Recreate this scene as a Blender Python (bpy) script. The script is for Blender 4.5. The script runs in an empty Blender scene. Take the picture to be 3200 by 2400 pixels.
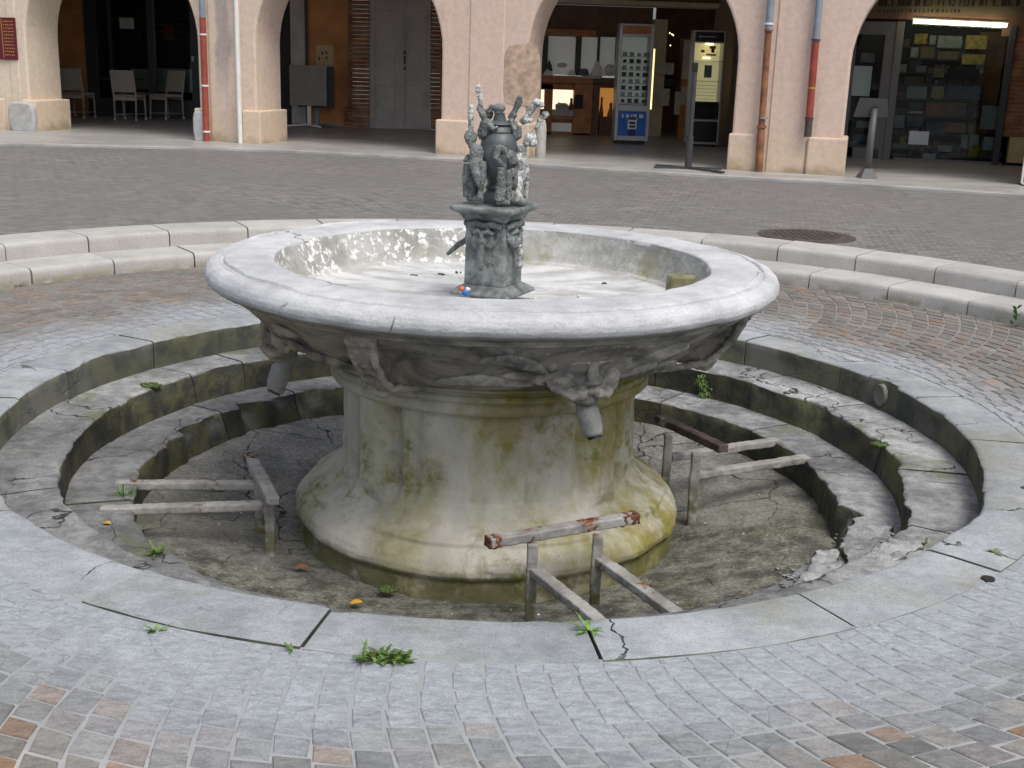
import bpy, bmesh, math, random
from mathutils import Vector, Matrix, noise
R_ = random.Random(7)
scene = bpy.context.scene
COL = scene.collection
PI = math.pi
rad = math.radians

# ------------------------------------------------------------------ camera (solved from the circles of the fountain)
F_PX, PITCH, ROLL, YAW, DIST, CAM_H = 3706.561, 15.3067, -1.8977, 1.1018, 5.4165, 1.6
a_, r_, y_ = rad(PITCH), rad(ROLL), rad(YAW)
FWD = Vector((math.sin(y_)*math.cos(a_), math.cos(y_)*math.cos(a_), -math.sin(a_)))
_rt = Vector((math.cos(y_), -math.sin(y_), 0)); _up = _rt.cross(FWD)
RGT = _rt*math.cos(r_) - _up*math.sin(r_)
UPV = _up*math.cos(r_) + _rt*math.sin(r_)
EYE = Vector((0, -DIST, CAM_H))
cam = bpy.data.cameras.new('camera'); cam.sensor_width = 36; cam.lens = F_PX/3200*36; cam.clip_end = 500
co = bpy.data.objects.new('camera', cam); COL.objects.link(co)
m = Matrix((RGT, UPV, -FWD)).transposed().to_4x4(); m.translation = EYE
co.matrix_world = m; scene.camera = co

def ray(u, v): return FWD + RGT*((u-1600)/F_PX) - UPV*((v-1200)/F_PX)
def at_z(u, v, z):
    d = ray(u, v); return EYE + d*((z-EYE.z)/d.z)
def at_y(u, v, y):
    d = ray(u, v); return EYE + d*((y-EYE.y)/d.y)
def P(x, y, z): return at_z(x*1.44665, y*1.44665, z)
class Frame:
    def __init__(s, p0, e):
        s.p0 = Vector(p0); s.e = Vector(e).normalized(); s.n = Vector((s.e.y, -s.e.x, 0))
    def uv(s, u, v, off=0):
        d = ray(u, v); q = s.p0 + s.n*off
        X = EYE + d*((q-EYE).dot(s.n)/d.dot(s.n)); return (X-s.p0).dot(s.e), X.z
    def pt(s, a, d, z): return s.p0 + s.e*a + s.n*d + Vector((0, 0, z))
    def rect(s, u0, v0, u1, v1, off=0):
        um, vm = (u0+u1)/2, (v0+v1)/2
        return s.uv(u0, vm, off)[0], s.uv(u1, vm, off)[0], s.uv(um, v1, off)[1], s.uv(um, v0, off)[1]
FA = Frame((-7.06, 13.19, 0), (11.49, -3.4, 0))
FB = Frame((0, 16.9, 0), (1, 0, 0))
FK = Frame((0, 18.1, 0), (1, 0, 0))
FD = Frame((5.44, 13.22, 0), (11.49, -3.4, 0))
ZP = .30       # arcade floor
ZR = .266      # road

# ------------------------------------------------------------------ mesh builder
class MB:
    def __init__(s): s.v = []; s.f = []; s.c = []; s.mi = []
    def add(s, vs, fs, col=None, mi=0):
        o = len(s.v); s.v += [Vector(p) for p in vs]; s.f += [[i+o for i in f] for f in fs]
        s.mi += [mi]*len(fs); s.c += [col or (1, 1, 1)]*len(vs); return s
    def hexa(s, b, t, **k):
        return s.add(list(b)+list(t), [(3, 2, 1, 0), (4, 5, 6, 7), (0, 1, 5, 4), (1, 2, 6, 5), (2, 3, 7, 6), (3, 0, 4, 7)], **k)
    def box(s, c, sz, M=None, **k):
        x, y, z = [q/2 for q in sz]
        vs = [Vector(p) for p in ((-x, -y, -z), (x, -y, -z), (x, y, -z), (-x, y, -z), (-x, -y, z), (x, -y, z), (x, y, z), (-x, y, z))]
        if M: vs = [M @ p for p in vs]
        c = Vector(c); vs = [p+c for p in vs]; return s.hexa(vs[:4], vs[4:], **k)
    def fbox(s, fr, s0, s1, z0, z1, d0, d1, **k):   # box in a wall frame; d along the normal towards the viewer
        q = [(s0, d1), (s1, d1), (s1, d0), (s0, d0)]
        return s.hexa([fr.pt(a, d, z0) for a, d in q], [fr.pt(a, d, z1) for a, d in q], **k)
    def pbox(s, fr, u0, v0, u1, v1, d0, d1, **k):   # same, from a photo rectangle measured at depth d1
        a, b, z0, z1 = fr.rect(u0, v0, u1, v1, d1); return s.fbox(fr, a, b, z0, z1, d0, d1, **k)
    def tube(s, pts, rs, n=10, cap=True, flat=1.0, **k):
        pts = [Vector(p) for p in pts]
        if not hasattr(rs, '__len__'): rs = [rs]*len(pts)
        vs = []; fs = []; prev = None
        for i, p in enumerate(pts):
            t = (pts[min(i+1, len(pts)-1)] - pts[max(i-1, 0)]).normalized()
            if prev is None:
                a = Vector((0, 0, 1)) if abs(t.z) < .9 else Vector((1, 0, 0))
                x = t.cross(a).normalized()
            else: x = (prev - t*prev.dot(t)).normalized()
            prev = x; y = t.cross(x)
            for j in range(n):
                w = 2*PI*j/n; vs.append(p + (x*math.cos(w) + y*math.sin(w)*flat)*rs[i])
        for i in range(len(pts)-1):
            for j in range(n):
                fs.append((i*n+j, i*n+(j+1) % n, (i+1)*n+(j+1) % n, (i+1)*n+j))
        if cap: fs += [tuple(reversed(range(n))), tuple(range((len(pts)-1)*n, len(pts)*n))]
        return s.add(vs, fs, **k)
    def ell(s, c, r, M=None, n=14, **k):
        c = Vector(c); r = (r, r, r) if not hasattr(r, '__len__') else r
        vs = []; h = n//2
        for i in range(1, h):
            t = PI*i/h
            for j in range(n):
                w = 2*PI*j/n; p = Vector((r[0]*math.sin(t)*math.cos(w), r[1]*math.sin(t)*math.sin(w), r[2]*math.cos(t)))
                vs.append((M @ p if M else p) + c)
        a, b = Vector((0, 0, r[2])), Vector((0, 0, -r[2]))
        vs += [(M @ a if M else a)+c, (M @ b if M else b)+c]; A, B = len(vs)-2, len(vs)-1; fs = []
        for i in range(h-2):
            for j in range(n): fs.append((i*n+j, (i+1)*n+j, (i+1)*n+(j+1) % n, i*n+(j+1) % n))
        for j in range(n):
            fs.append((A, j, (j+1) % n)); fs.append((B, (h-2)*n+(j+1) % n, (h-2)*n+j))
        return s.add(vs, fs, **k)
    def lathe(s, prof, n=32, c=(0, 0, 0), close=True, M=None, **k):
        c = Vector(c); vs = []; fs = []
        for r, z in prof:
            for j in range(n):
                w = 2*PI*j/n; p = Vector((r*math.cos(w), r*math.sin(w), z)); vs.append((M @ p if M else p)+c)
        for i in range(len(prof)-1):
            for j in range(n): fs.append((i*n+j, i*n+(j+1) % n, (i+1)*n+(j+1) % n, (i+1)*n+j))
        if close: fs += [tuple(reversed(range(n))), tuple(range((len(prof)-1)*n, len(prof)*n))]
        return s.add(vs, fs, **k)
    def prism(s, pts, d, **k):      # planar polygon pushed by vector d
        n = len(pts); d = Vector(d); pts = [Vector(p) for p in pts]
        fs = [tuple(reversed(range(n))), tuple(range(n, 2*n))] + [(i, (i+1) % n, n+(i+1) % n, n+i) for i in range(n)]
        return s.add(pts + [p+d for p in pts], fs, **k)
    def build(s, name, mat, parent=None, smooth=False, bevel=0, color=False, fix=True, sharp=None):
        me = bpy.data.meshes.new(name)
        rt = parent
        while rt is not None and rt.name not in ROOT: rt = rt.parent
        inv = ROOT[rt.name].inverted() if rt is not None else None
        me.from_pydata([inv @ p if inv else p for p in s.v], [], s.f)
        for mm in (mat if isinstance(mat, (list, tuple)) else [mat]): me.materials.append(mm)
        for p, i in zip(me.polygons, s.mi): p.material_index = i
        if color:
            at = me.color_attributes.new('Col', 'FLOAT_COLOR', 'POINT')
            for i, cc in enumerate(s.c): at.data[i].color = (*cc, 1)
        if fix:
            bm = bmesh.new(); bm.from_mesh(me); bmesh.ops.recalc_face_normals(bm, faces=bm.faces); bm.to_mesh(me); bm.free()
        if smooth:
            me.polygons.foreach_set('use_smooth', [True]*len(me.polygons))
            if sharp: me.set_sharp_from_angle(angle=rad(sharp))
        o = bpy.data.objects.new(name, me); COL.objects.link(o)
        if parent is not None: o.parent = parent
        if bevel:
            b = o.modifiers.new('bevel', 'BEVEL'); b.width = bevel; b.segments = 2; b.limit_method = 'ANGLE'
        return o
    def organic(s, name, mat, parent=None, voxel=.006, smooth=2, disp=0, dscale=.05):
        o = s.build(name, mat, parent)
        r = o.modifiers.new('remesh', 'REMESH'); r.mode = 'VOXEL'; r.voxel_size = voxel; r.use_smooth_shade = True
        if smooth:
            q = o.modifiers.new('smooth', 'SMOOTH'); q.iterations = smooth; q.factor = .5
        if disp:
            t = bpy.data.textures.new(name+'_tex', 'CLOUDS'); t.noise_scale = dscale; t.noise_depth = 3
            d = o.modifiers.new('disp', 'DISPLACE'); d.texture = t; d.strength = disp; d.texture_coords = 'GLOBAL'; d.mid_level = .5
        return o
ROOT = {}
def tag(o, label, cat, group=None):
    o['label'] = label; o['category'] = cat
    if group: o['group'] = group
    return o
def thing(name, loc, label, cat, group=None, rz=0):
    o = bpy.data.objects.new(name, None); COL.objects.link(o); o.empty_display_size = .1
    o.location = loc; o.rotation_euler = (0, 0, rz)
    ROOT[o.name] = Matrix.Translation(Vector(loc)) @ Matrix.Rotation(rz, 4, 'Z')
    return tag(o, label, cat, group)
def struct(o): o['kind'] = 'structure'; return o
def copy_tree(o, loc, rz, label, parent=None):
    c = o.copy(); COL.objects.link(c)
    if parent is None:
        c.location = loc; c.rotation_euler = (0, 0, rz); c['label'] = label
    else: c.parent = parent
    for ch in o.children: copy_tree(ch, None, None, None, c)
    return c
def nz(p, s=1.0, oct=3): return noise.fractal(Vector(p)*s, 1.0, 2.0, oct)

# ------------------------------------------------------------------ materials
class NT:
    def __init__(s, name):
        s.m = bpy.data.materials.new(name); s.m.use_nodes = True; s.t = s.m.node_tree; s.t.nodes.clear()
        s.out = s.n('ShaderNodeOutputMaterial'); s.p = s.n('ShaderNodeBsdfPrincipled'); s.t.links.new(s.p.outputs[0], s.out.inputs[0])
        s.pos = s.n('ShaderNodeNewGeometry').outputs['Position']
    def n(s, typ): return s.t.nodes.new(typ)
    def L(s, a, b):
        if hasattr(a, 'default_value') or hasattr(a, 'is_linked'): s.t.links.new(a, b)
        else:
            b.default_value = (*a, 1) if hasattr(a, '__len__') and len(a) == 3 and b.type == 'RGBA' else a
    def map(s, sc=(1, 1, 1), rot=(0, 0, 0), src=None):
        q = s.n('ShaderNodeMapping'); s.L(src or s.pos, q.inputs[0]); q.inputs['Scale'].default_value = sc; q.inputs['Rotation'].default_value = rot; return q.outputs[0]
    def noise(s, scale, detail=5, rough=.55, src=None, dist=0):
        q = s.n('ShaderNodeTexNoise'); s.L(src or s.pos, q.inputs['Vector']); q.inputs['Scale'].default_value = scale
        q.inputs['Detail'].default_value = detail; q.inputs['Roughness'].default_value = rough; q.inputs['Distortion'].default_value = dist; return q.outputs['Fac']
    def ramp(s, fac, lo, hi, a=0., b=1.):
        q = s.n('ShaderNodeMapRange'); q.interpolation_type = 'SMOOTHSTEP'; s.L(fac, q.inputs[0])
        for i, x in enumerate((lo, hi, a, b)): q.inputs[i+1].default_value = x
        return q.outputs[0]
    def math(s, op, a, b=0., c=None):
        q = s.n('ShaderNodeMath'); q.operation = op; s.L(a, q.inputs[0]); s.L(b, q.inputs[1])
        if c is not None: s.L(c, q.inputs[2])
        return q.outputs[0]
    def mix(s, f, a, b, mode='MIX'):
        q = s.n('ShaderNodeMix'); q.data_type = 'RGBA'; q.blend_type = mode
        s.L(f, q.inputs['Factor']); s.L(a, q.inputs[6]); s.L(b, q.inputs[7]); return q.outputs[2]
    def mul(s, c, f):   # scale a colour by a value
        q = s.n('ShaderNodeVectorMath'); q.operation = 'SCALE'; s.L(c, q.inputs[0]); s.L(f, q.inputs['Scale']); return q.outputs[0]
    def cracks(s, scale, width=.006, warp=.25):
        w = s.n('ShaderNodeTexNoise'); s.L(s.pos, w.inputs['Vector']); w.inputs['Scale'].default_value = 4; w.inputs['Detail'].default_value = 4
        q = s.n('ShaderNodeVectorMath'); q.operation = 'MULTIPLY_ADD'; s.L(w.outputs['Color'], q.inputs[0]); q.inputs[1].default_value = (warp,)*3; s.L(s.pos, q.inputs[2])
        v = s.n('ShaderNodeTexVoronoi'); v.feature = 'DISTANCE_TO_EDGE'; s.L(q.outputs[0], v.inputs['Vector']); v.inputs['Scale'].default_value = scale
        return s.ramp(v.outputs['Distance'], width*.3, width, 1, 0), q.outputs[0]
    def sep(s, what='Normal'):
        g = s.n('ShaderNodeNewGeometry'); q = s.n('ShaderNodeSeparateXYZ'); s.L(g.outputs[what], q.inputs[0]); return q.outputs
    def wear(s, c, lo=.46, hi=.54, dark=.45, light=1.35):  # darkens the colour in creases and lightens it on raised edges
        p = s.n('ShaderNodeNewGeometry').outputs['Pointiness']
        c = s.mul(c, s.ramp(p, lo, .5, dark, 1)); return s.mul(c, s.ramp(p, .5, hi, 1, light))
    def objrand(s): return s.n('ShaderNodeObjectInfo').outputs['Random']
    def bump(s, h, strength=.3, dist=.01):
        b = s.n('ShaderNodeBump'); s.L(h, b.inputs['Height']); b.inputs['Strength'].default_value = strength; b.inputs['Distance'].default_value = dist
        s.L(b.outputs[0], s.p.inputs['Normal'])
    def done(s, col, rough=.85, spec=.3, metal=0.):
        s.L(col, s.p.inputs['Base Color']); s.L(rough, s.p.inputs['Roughness']); s.L(spec, s.p.inputs['Specular IOR Level']); s.L(metal, s.p.inputs['Metallic'])
        return s.m

def plain(name, col, rough=.6, spec=.4, metal=0., var=.12, scale=9, bump=.05):
    t = NT(name); f = t.noise(scale, 6); c = t.mul(col, t.ramp(f, .25, .75, 1-var, 1+var))
    if bump: t.bump(t.noise(scale*8, 4), bump, .004)
    return t.done(c, rough, spec, metal)
def emit(name, col, s):
    t = NT(name); t.L(col, t.p.inputs['Base Color']); t.p.inputs['Emission Color'].default_value = (*col, 1); t.p.inputs['Emission Strength'].default_value = s
    return t.m
def glass(name, tint=(.8, .85, .85), refl=1.0):
    t = NT(name); tr = t.n('ShaderNodeBsdfTransparent'); tr.inputs[0].default_value = (*tint, 1)
    g = t.n('ShaderNodeBsdfGlossy'); g.inputs['Roughness'].default_value = .03; g.inputs['Color'].default_value = (refl, refl, refl, 1)
    fr = t.n('ShaderNodeFresnel'); fr.inputs[0].default_value = 1.5
    mx = t.n('ShaderNodeMixShader'); t.L(fr.outputs[0], mx.inputs[0]); t.L(tr.outputs[0], mx.inputs[1]); t.L(g.outputs[0], mx.inputs[2])
    t.L(mx.outputs[0], t.out.inputs[0]); return t.m

def m_slab():
    t = NT('worn_grey_slab'); f = t.noise(2.2, 8, .6); c = t.mix(t.ramp(f, .3, .7), (.29, .315, .335), (.385, .405, .42))
    c = t.mul(c, t.ramp(t.objrand(), 0, 1, .86, 1.1))
    fine = t.noise(14, 6, .6, src=t.map((1, 1.5, 1), (0, 0, .2))); c = t.mul(c, t.ramp(fine, .33, .62, .88, 1.03))
    c = t.mix(t.math('MULTIPLY', t.ramp(t.noise(1.3, 6, .65), .47, .70), .6), c, (.24, .235, .17))
    sp = t.noise(70, 3, .6, src=t.map((.6, 1.5, 1))); c = t.mix(t.ramp(sp, .66, .73, 0, .55), c, (.08, .085, .075))
    cr, _ = t.cracks(1.5, .010, .35); cm = t.math('MULTIPLY', cr, t.ramp(t.noise(1.7, 3), .49, .58)); c = t.mix(cm, c, (.035, .037, .03))
    nzz = t.sep()[2]; vert = t.ramp(nzz, .35, .85, 1, 0)
    gm = t.noise(5, 6, .65); gcol = t.mix(t.ramp(gm, .38, .62), (.052, .054, .044), (.125, .13, .075))
    gcol = t.mix(t.ramp(t.noise(2.1, 4), .48, .66, 0, .8), gcol, (.17, .17, .15))
    c = t.mul(c, t.ramp(t.noise(150, 3, .7), .32, .68, .82, 1.14)); c = t.mul(c, t.ramp(t.noise(6, 7, .7), .35, .62, .86, 1.06)); gcol = t.mul(gcol, t.ramp(t.objrand(), 0, 1, .7, 1.35)); c = t.mix(t.math('MULTIPLY', vert, .92), c, gcol)
    h = t.math('ADD', t.math('MULTIPLY', fine, .6), t.math('MULTIPLY', t.noise(60, 4), .35)); h = t.math('SUBTRACT', h, t.math('MULTIPLY', cm, .6))
    t.bump(h, .45, .012); return t.done(c, .8, .3)
def m_inner():   # the two lower treads, wetter, darker and dirtier
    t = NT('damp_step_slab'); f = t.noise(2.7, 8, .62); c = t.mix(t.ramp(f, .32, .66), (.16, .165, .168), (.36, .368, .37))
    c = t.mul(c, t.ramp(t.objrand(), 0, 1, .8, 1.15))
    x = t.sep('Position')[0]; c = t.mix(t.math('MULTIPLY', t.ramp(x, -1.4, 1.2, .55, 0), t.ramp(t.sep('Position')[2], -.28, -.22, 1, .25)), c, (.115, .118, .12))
    fine = t.noise(16, 7, .65); c = t.mul(c, t.ramp(fine, .35, .62, .7, 1.1))
    c = t.mix(t.ramp(t.noise(3.2, 5), .58, .68, 0, .6), c, (.13, .14, .07))
    cr, _ = t.cracks(2.0, .012, .3); cm = t.math('MULTIPLY', cr, t.ramp(t.noise(1.9, 3), .47, .56)); c = t.mix(cm, c, (.03, .032, .026))
    nzz = t.sep()[2]; vert = t.ramp(nzz, .35, .85, 1, 0); gm = t.noise(7, 6, .65)
    gcol = t.mix(t.ramp(gm, .4, .62), (.028, .029, .024), (.085, .08, .04)); gcol = t.mix(t.ramp(t.noise(3, 4), .55, .68, 0, .7), gcol, (.06, .08, .025))
    c = t.mul(c, t.ramp(t.noise(130, 3, .7), .32, .68, .78, 1.18)); gcol = t.mul(gcol, t.ramp(t.objrand(), 0, 1, .65, 1.4)); c = t.mix(t.math('MULTIPLY', vert, .94), c, gcol)
    t.bump(t.math('ADD', fine, t.math('MULTIPLY', t.noise(45, 4), .5)), .6, .015); return t.done(c, .75, .35)
def m_floor():
    t = NT('pit_floor_flags'); f = t.noise(3, 8, .6); c = t.mix(t.ramp(f, .35, .65), (.15, .15, .135), (.27, .265, .24))
    cr0, w = t.cracks(2.6, .016, .3); cr = t.math('MULTIPLY', cr0, t.ramp(t.noise(2.2, 4), .40, .56))
    y = t.sep('Position')[1]; x = t.sep('Position')[0]
    c = t.mix(cr, c, (.03, .03, .025))
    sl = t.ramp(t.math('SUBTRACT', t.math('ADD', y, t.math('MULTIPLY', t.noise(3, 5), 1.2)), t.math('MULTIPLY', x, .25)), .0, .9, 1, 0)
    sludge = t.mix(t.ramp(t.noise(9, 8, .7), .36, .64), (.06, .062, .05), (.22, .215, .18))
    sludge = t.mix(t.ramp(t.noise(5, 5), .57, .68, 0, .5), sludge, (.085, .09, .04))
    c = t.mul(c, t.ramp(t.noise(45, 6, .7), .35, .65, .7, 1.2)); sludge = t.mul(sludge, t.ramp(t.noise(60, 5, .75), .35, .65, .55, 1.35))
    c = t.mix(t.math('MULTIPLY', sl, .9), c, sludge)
    t.bump(t.math('ADD', t.noise(30, 7, .7), t.math('MULTIPLY', cr, -.7)), .7, .015); return t.done(c, .92, .2)
def m_rim():
    t = NT('pale_rim_limestone'); c = t.mix(t.ramp(t.noise(3.5, 8, .6), .3, .7), (.43, .44, .455), (.57, .58, .59))
    st = t.noise(9, 7, .65, src=t.map((1, 1, 3))); c = t.mul(c, t.ramp(st, .34, .6, .88, 1.03))
    c = t.mix(t.ramp(t.noise(90, 3), .66, .74, 0, .4), c, (.25, .25, .24))
    cr, _ = t.cracks(1.0, .006, .3); cm = t.math('MULTIPLY', cr, t.ramp(t.noise(2.3, 3), .54, .6)); c = t.mix(cm, c, (.15, .15, .14))
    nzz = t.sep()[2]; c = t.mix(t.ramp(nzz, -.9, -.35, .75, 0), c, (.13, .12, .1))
    c = t.mul(c, t.ramp(t.noise(120, 3, .7), .32, .68, .9, 1.07)); t.bump(t.math('ADD', st, t.math('MULTIPLY', t.noise(70, 4), .5)), .45, .012); return t.done(c, .75, .3)
def m_basin():
    t = NT('limed_basin_lining'); c = t.mix(t.ramp(t.noise(5, 8, .65), .3, .7), (.27, .27, .245), (.46, .46, .45))
    z = t.sep('Position')[2]
    mo = t.math('MULTIPLY', t.ramp(t.noise(4.5, 6), .5, .66), t.math('MULTIPLY', t.ramp(z, .56, .70, .85, .15), t.ramp(t.sep('Position')[0], -.5, .2, .3, 1))); c = t.mix(mo, c, (.24, .235, .11))
    x = t.sep('Position')[0]
    li = t.ramp(t.noise(26, 6, .7), .50, .57); lz = t.ramp(t.noise(3.2, 4, .6), .40, .52); lx = t.ramp(x, -.15, .15, 1, .12)
    c = t.mix(t.math('MULTIPLY', t.math('MULTIPLY', li, lz), lx), c, (.80, .80, .80))
    fl = t.ramp(t.sep()[2], .75, .92); flc = t.mix(t.ramp(t.noise(4, 8, .65, src=t.map((1, 2, 1))), .33, .62), (.40, .40, .39), (.64, .645, .64))
    c = t.mix(fl, c, flc)
    t.bump(t.math('ADD', t.noise(20, 7, .7), t.math('MULTIPLY', li, .4)), .5, .012); return t.done(c, .85, .2)
def m_bowl():
    t = NT('patinated_bowl_stone'); st = t.noise(4, 8, .65, src=t.map((1, 1, 2.2)), dist=.8)
    c = t.mix(t.ramp(st, .33, .66), (.11, .11, .108), (.37, .35, .305))
    x = t.sep('Position')[0]
    c = t.mix(t.ramp(t.noise(3.2, 6, .6), .52, .68, 0, .4), c, (.36, .30, .21))
    c = t.mix(t.math('MULTIPLY', t.ramp(x, -.9, -.2, .65, 0), t.ramp(st, .3, .6, .5, 1)), c, (.30, .245, .16))
    c = t.mix(t.ramp(t.noise(13, 6, .7), .6, .7, 0, .6), c, (.42, .39, .32))
    c = t.mix(t.ramp(t.noise(3.1, 5), .51, .62, 0, .8), c, (.052, .053, .057))
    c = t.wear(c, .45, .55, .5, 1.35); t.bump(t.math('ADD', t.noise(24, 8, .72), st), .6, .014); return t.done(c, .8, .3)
def m_shaft():
    t = NT('mossy_shaft_stone'); st = t.noise(3.2, 8, .62, src=t.map((1.6, 1.6, .5)))
    c = t.mix(t.ramp(st, .3, .7), (.40, .385, .33), (.56, .54, .47))
    x = t.sep('Position')
    my = t.math('MULTIPLY', t.ramp(t.noise(2.6, 7, .65, src=t.map((1, 1, .55))), .38, .62), t.ramp(x[0], -.6, .3, .45, 1.)); c = t.mix(my, c, (.27, .235, .06))
    c = t.mix(t.math('MULTIPLY', t.ramp(t.noise(11, 8, .75), .44, .64, 0, 1), t.ramp(t.noise(2.2, 4), .38, .56)), c, (.165, .17, .038))
    c = t.mix(t.math('MULTIPLY', t.ramp(t.noise(3.1, 6, .65, src=t.map((2.4, 2.4, .3))), .56, .66), .45), c, (.25, .20, .12))
    c = t.mix(t.math('MULTIPLY', t.ramp(t.noise(4.2, 5), .50, .64), t.ramp(x[2], -.30, .12, .05, .35)), c, (.31, .25, .19))
    pl = t.math('MULTIPLY', t.ramp(x[2], -.50, -.455, 1, 0), t.ramp(t.noise(6, 6, .65), .32, .55)); c = t.mix(t.math('MULTIPLY', pl, .85), c, (.125, .12, .045))
    c = t.mix(t.ramp(t.noise(75, 3), .67, .75, 0, .6), c, (.08, .08, .06))
    t.bump(t.math('ADD', t.noise(25, 7, .7), t.math('MULTIPLY', t.noise(90, 3), .4)), .4, .012); return t.done(c, .85, .25)
def m_kerb():
    t = NT('pale_kerb_stone'); c = t.mix(t.ramp(t.noise(4, 8, .6), .3, .7), (.37, .36, .345), (.46, .45, .43)); c = t.mul(c, t.ramp(t.objrand(), 0, 1, .92, 1.06))
    c = t.mix(t.ramp(t.noise(38, 6, .7), .63, .72, 0, .7), c, (.22, .21, .19))
    z = t.sep('Position')[2]; lowm = t.math('MULTIPLY', t.ramp(z, .05, .12, 1, 0), t.ramp(t.noise(6, 6), .42, .6)); c = t.mix(t.math('MULTIPLY', lowm, .8), c, (.21, .19, .1))
    v = t.ramp(t.sep()[2], .4, .9, 1, 0); c = t.mix(t.math('MULTIPLY', v, t.ramp(t.noise(2.2, 5), .35, .65, .1, .5)), c, (.33, .31, .28))
    c = t.mul(c, t.ramp(t.noise(110, 3, .7), .32, .68, .88, 1.08)); t.bump(t.noise(60, 5), .35, .008); return t.done(c, .85, .25)
def m_sett():
    t = NT('stone_setts'); a = t.n('ShaderNodeVertexColor'); a.layer_name = 'Col'; c = a.outputs[0]
    f = t.noise(22, 7, .65, src=t.map((1, 2.2, 1), (0, 0, .5))); c = t.mul(c, t.ramp(f, .33, .64, .8, 1.12))
    c = t.mix(t.ramp(t.noise(60, 4), .66, .74, 0, .4), c, (.08, .08, .08))
    ck, _ = t.cracks(9, .03, .12); ck = t.math('MULTIPLY', ck, t.ramp(t.noise(3, 4), .50, .60, 0, .3)); c = t.mix(ck, c, (.09, .092, .095)); c = t.mul(c, t.ramp(t.noise(140, 3, .7), .32, .68, .85, 1.12))
    t.bump(t.math('ADD', f, t.math('MULTIPLY', t.noise(80, 4), .4)), .45, .008); return t.done(c, .72, .35)
def m_mortar():
    t = NT('pale_mortar'); c = t.mix(t.ramp(t.noise(6, 6), .35, .65), (.31, .308, .30), (.42, .415, .405)); c = t.mix(t.ramp(t.noise(40, 4), .62, .74, 0, .6), c, (.12, .12, .11))
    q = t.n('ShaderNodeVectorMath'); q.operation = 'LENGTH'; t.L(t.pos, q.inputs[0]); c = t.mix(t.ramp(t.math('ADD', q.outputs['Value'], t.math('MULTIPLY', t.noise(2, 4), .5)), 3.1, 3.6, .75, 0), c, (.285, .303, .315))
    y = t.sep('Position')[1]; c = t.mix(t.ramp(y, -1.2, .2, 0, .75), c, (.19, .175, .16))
    t.bump(t.noise(70, 5), .4, .006); return t.done(c, .9, .2)
def m_road():
    t = NT('road_setts'); b = t.n('ShaderNodeTexBrick'); t.L(t.map((1, 1, 1), (0, 0, .22)), b.inputs['Vector'])
    for k, v in (('Scale', 1), ('Mortar Size', .008), ('Brick Width', .13), ('Row Height', .095), ('Bias', 0)): b.inputs[k].default_value = v
    b.inputs['Color1'].default_value = (.11, .108, .108, 1); b.inputs['Color2'].default_value = (.20, .195, .19, 1); b.inputs['Mortar'].default_value = (.23, .222, .21, 1)
    c = t.mix(t.ramp(t.noise(.8, 6), .3, .7), b.outputs[0], (.155, .152, .15)); c = t.mul(c, t.ramp(t.noise(7, 6, .65, src=t.map((1, 3, 1))), .3, .66, .72, 1.15))
    c = t.mix(t.ramp(t.noise(2.1, 4), .58, .72, 0, .3), c, (.165, .145, .13))
    t.bump(t.math('ADD', b.outputs[1], t.noise(30, 4)), .4, .01); return t.done(c, .7, .35)
def m_pave():
    t = NT('smooth_pavement'); c = t.mix(t.ramp(t.noise(1.6, 7, .6, src=t.map((1, 2, 1))), .3, .7), (.28, .275, .265), (.42, .41, .395))
    c = t.mix(t.ramp(t.noise(6, 5), .6, .72, 0, .5), c, (.09, .088, .085)); t.bump(t.noise(40, 5), .2, .005); return t.done(c, .38, .5)
def m_plaster():
    t = NT('pink_plaster'); x = t.sep('Position'); f = t.noise(1.1, 7, .6)
    c = t.mix(t.ramp(x[0], -6.5, -1.2), (.68, .59, .46), (.68, .52, .43)); c = t.mix(t.ramp(f, .35, .7, 0, .7), c, (.67, .53, .46))
    low = t.math('ADD', x[2], t.math('MULTIPLY', t.noise(2.5, 6), .5)); c = t.mix(t.ramp(low, .75, 1.25, .7, 0), c, (.62, .49, .36))
    c = t.mix(t.ramp(t.noise(4, 8, .7, src=t.map((1.2, 1.2, .35))), .56, .72, 0, .35), c, (.46, .33, .26))
    s1 = t.ramp(t.noise(1.7, 7, .62, src=t.map((2.2, 2.2, .25))), .58, .70, 0, .4); c = t.mix(s1, c, (.45, .37, .35))
    sx = t.math('ADD', x[0], t.math('MULTIPLY', t.noise(1.6, 5), .35)); c = t.mix(t.math('MULTIPLY', t.math('MULTIPLY', t.ramp(sx, -3.95, -3.86), t.ramp(sx, -3.72, -3.62, 1, 0)), t.ramp(x[2], .8, 1.6, .2, .75)), c, (.33, .285, .28))
    c = t.mix(t.ramp(low, .50, .68, .8, 0), c, (.33, .26, .17))
    c = t.mul(c, t.ramp(t.noise(14, 7, .7), .32, .66, .9, 1.04))
    t.bump(t.math('ADD', t.noise(30, 6, .7), t.math('MULTIPLY', t.noise(5, 4), .8)), .2, .012); return t.done(c, .92, .15)
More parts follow.
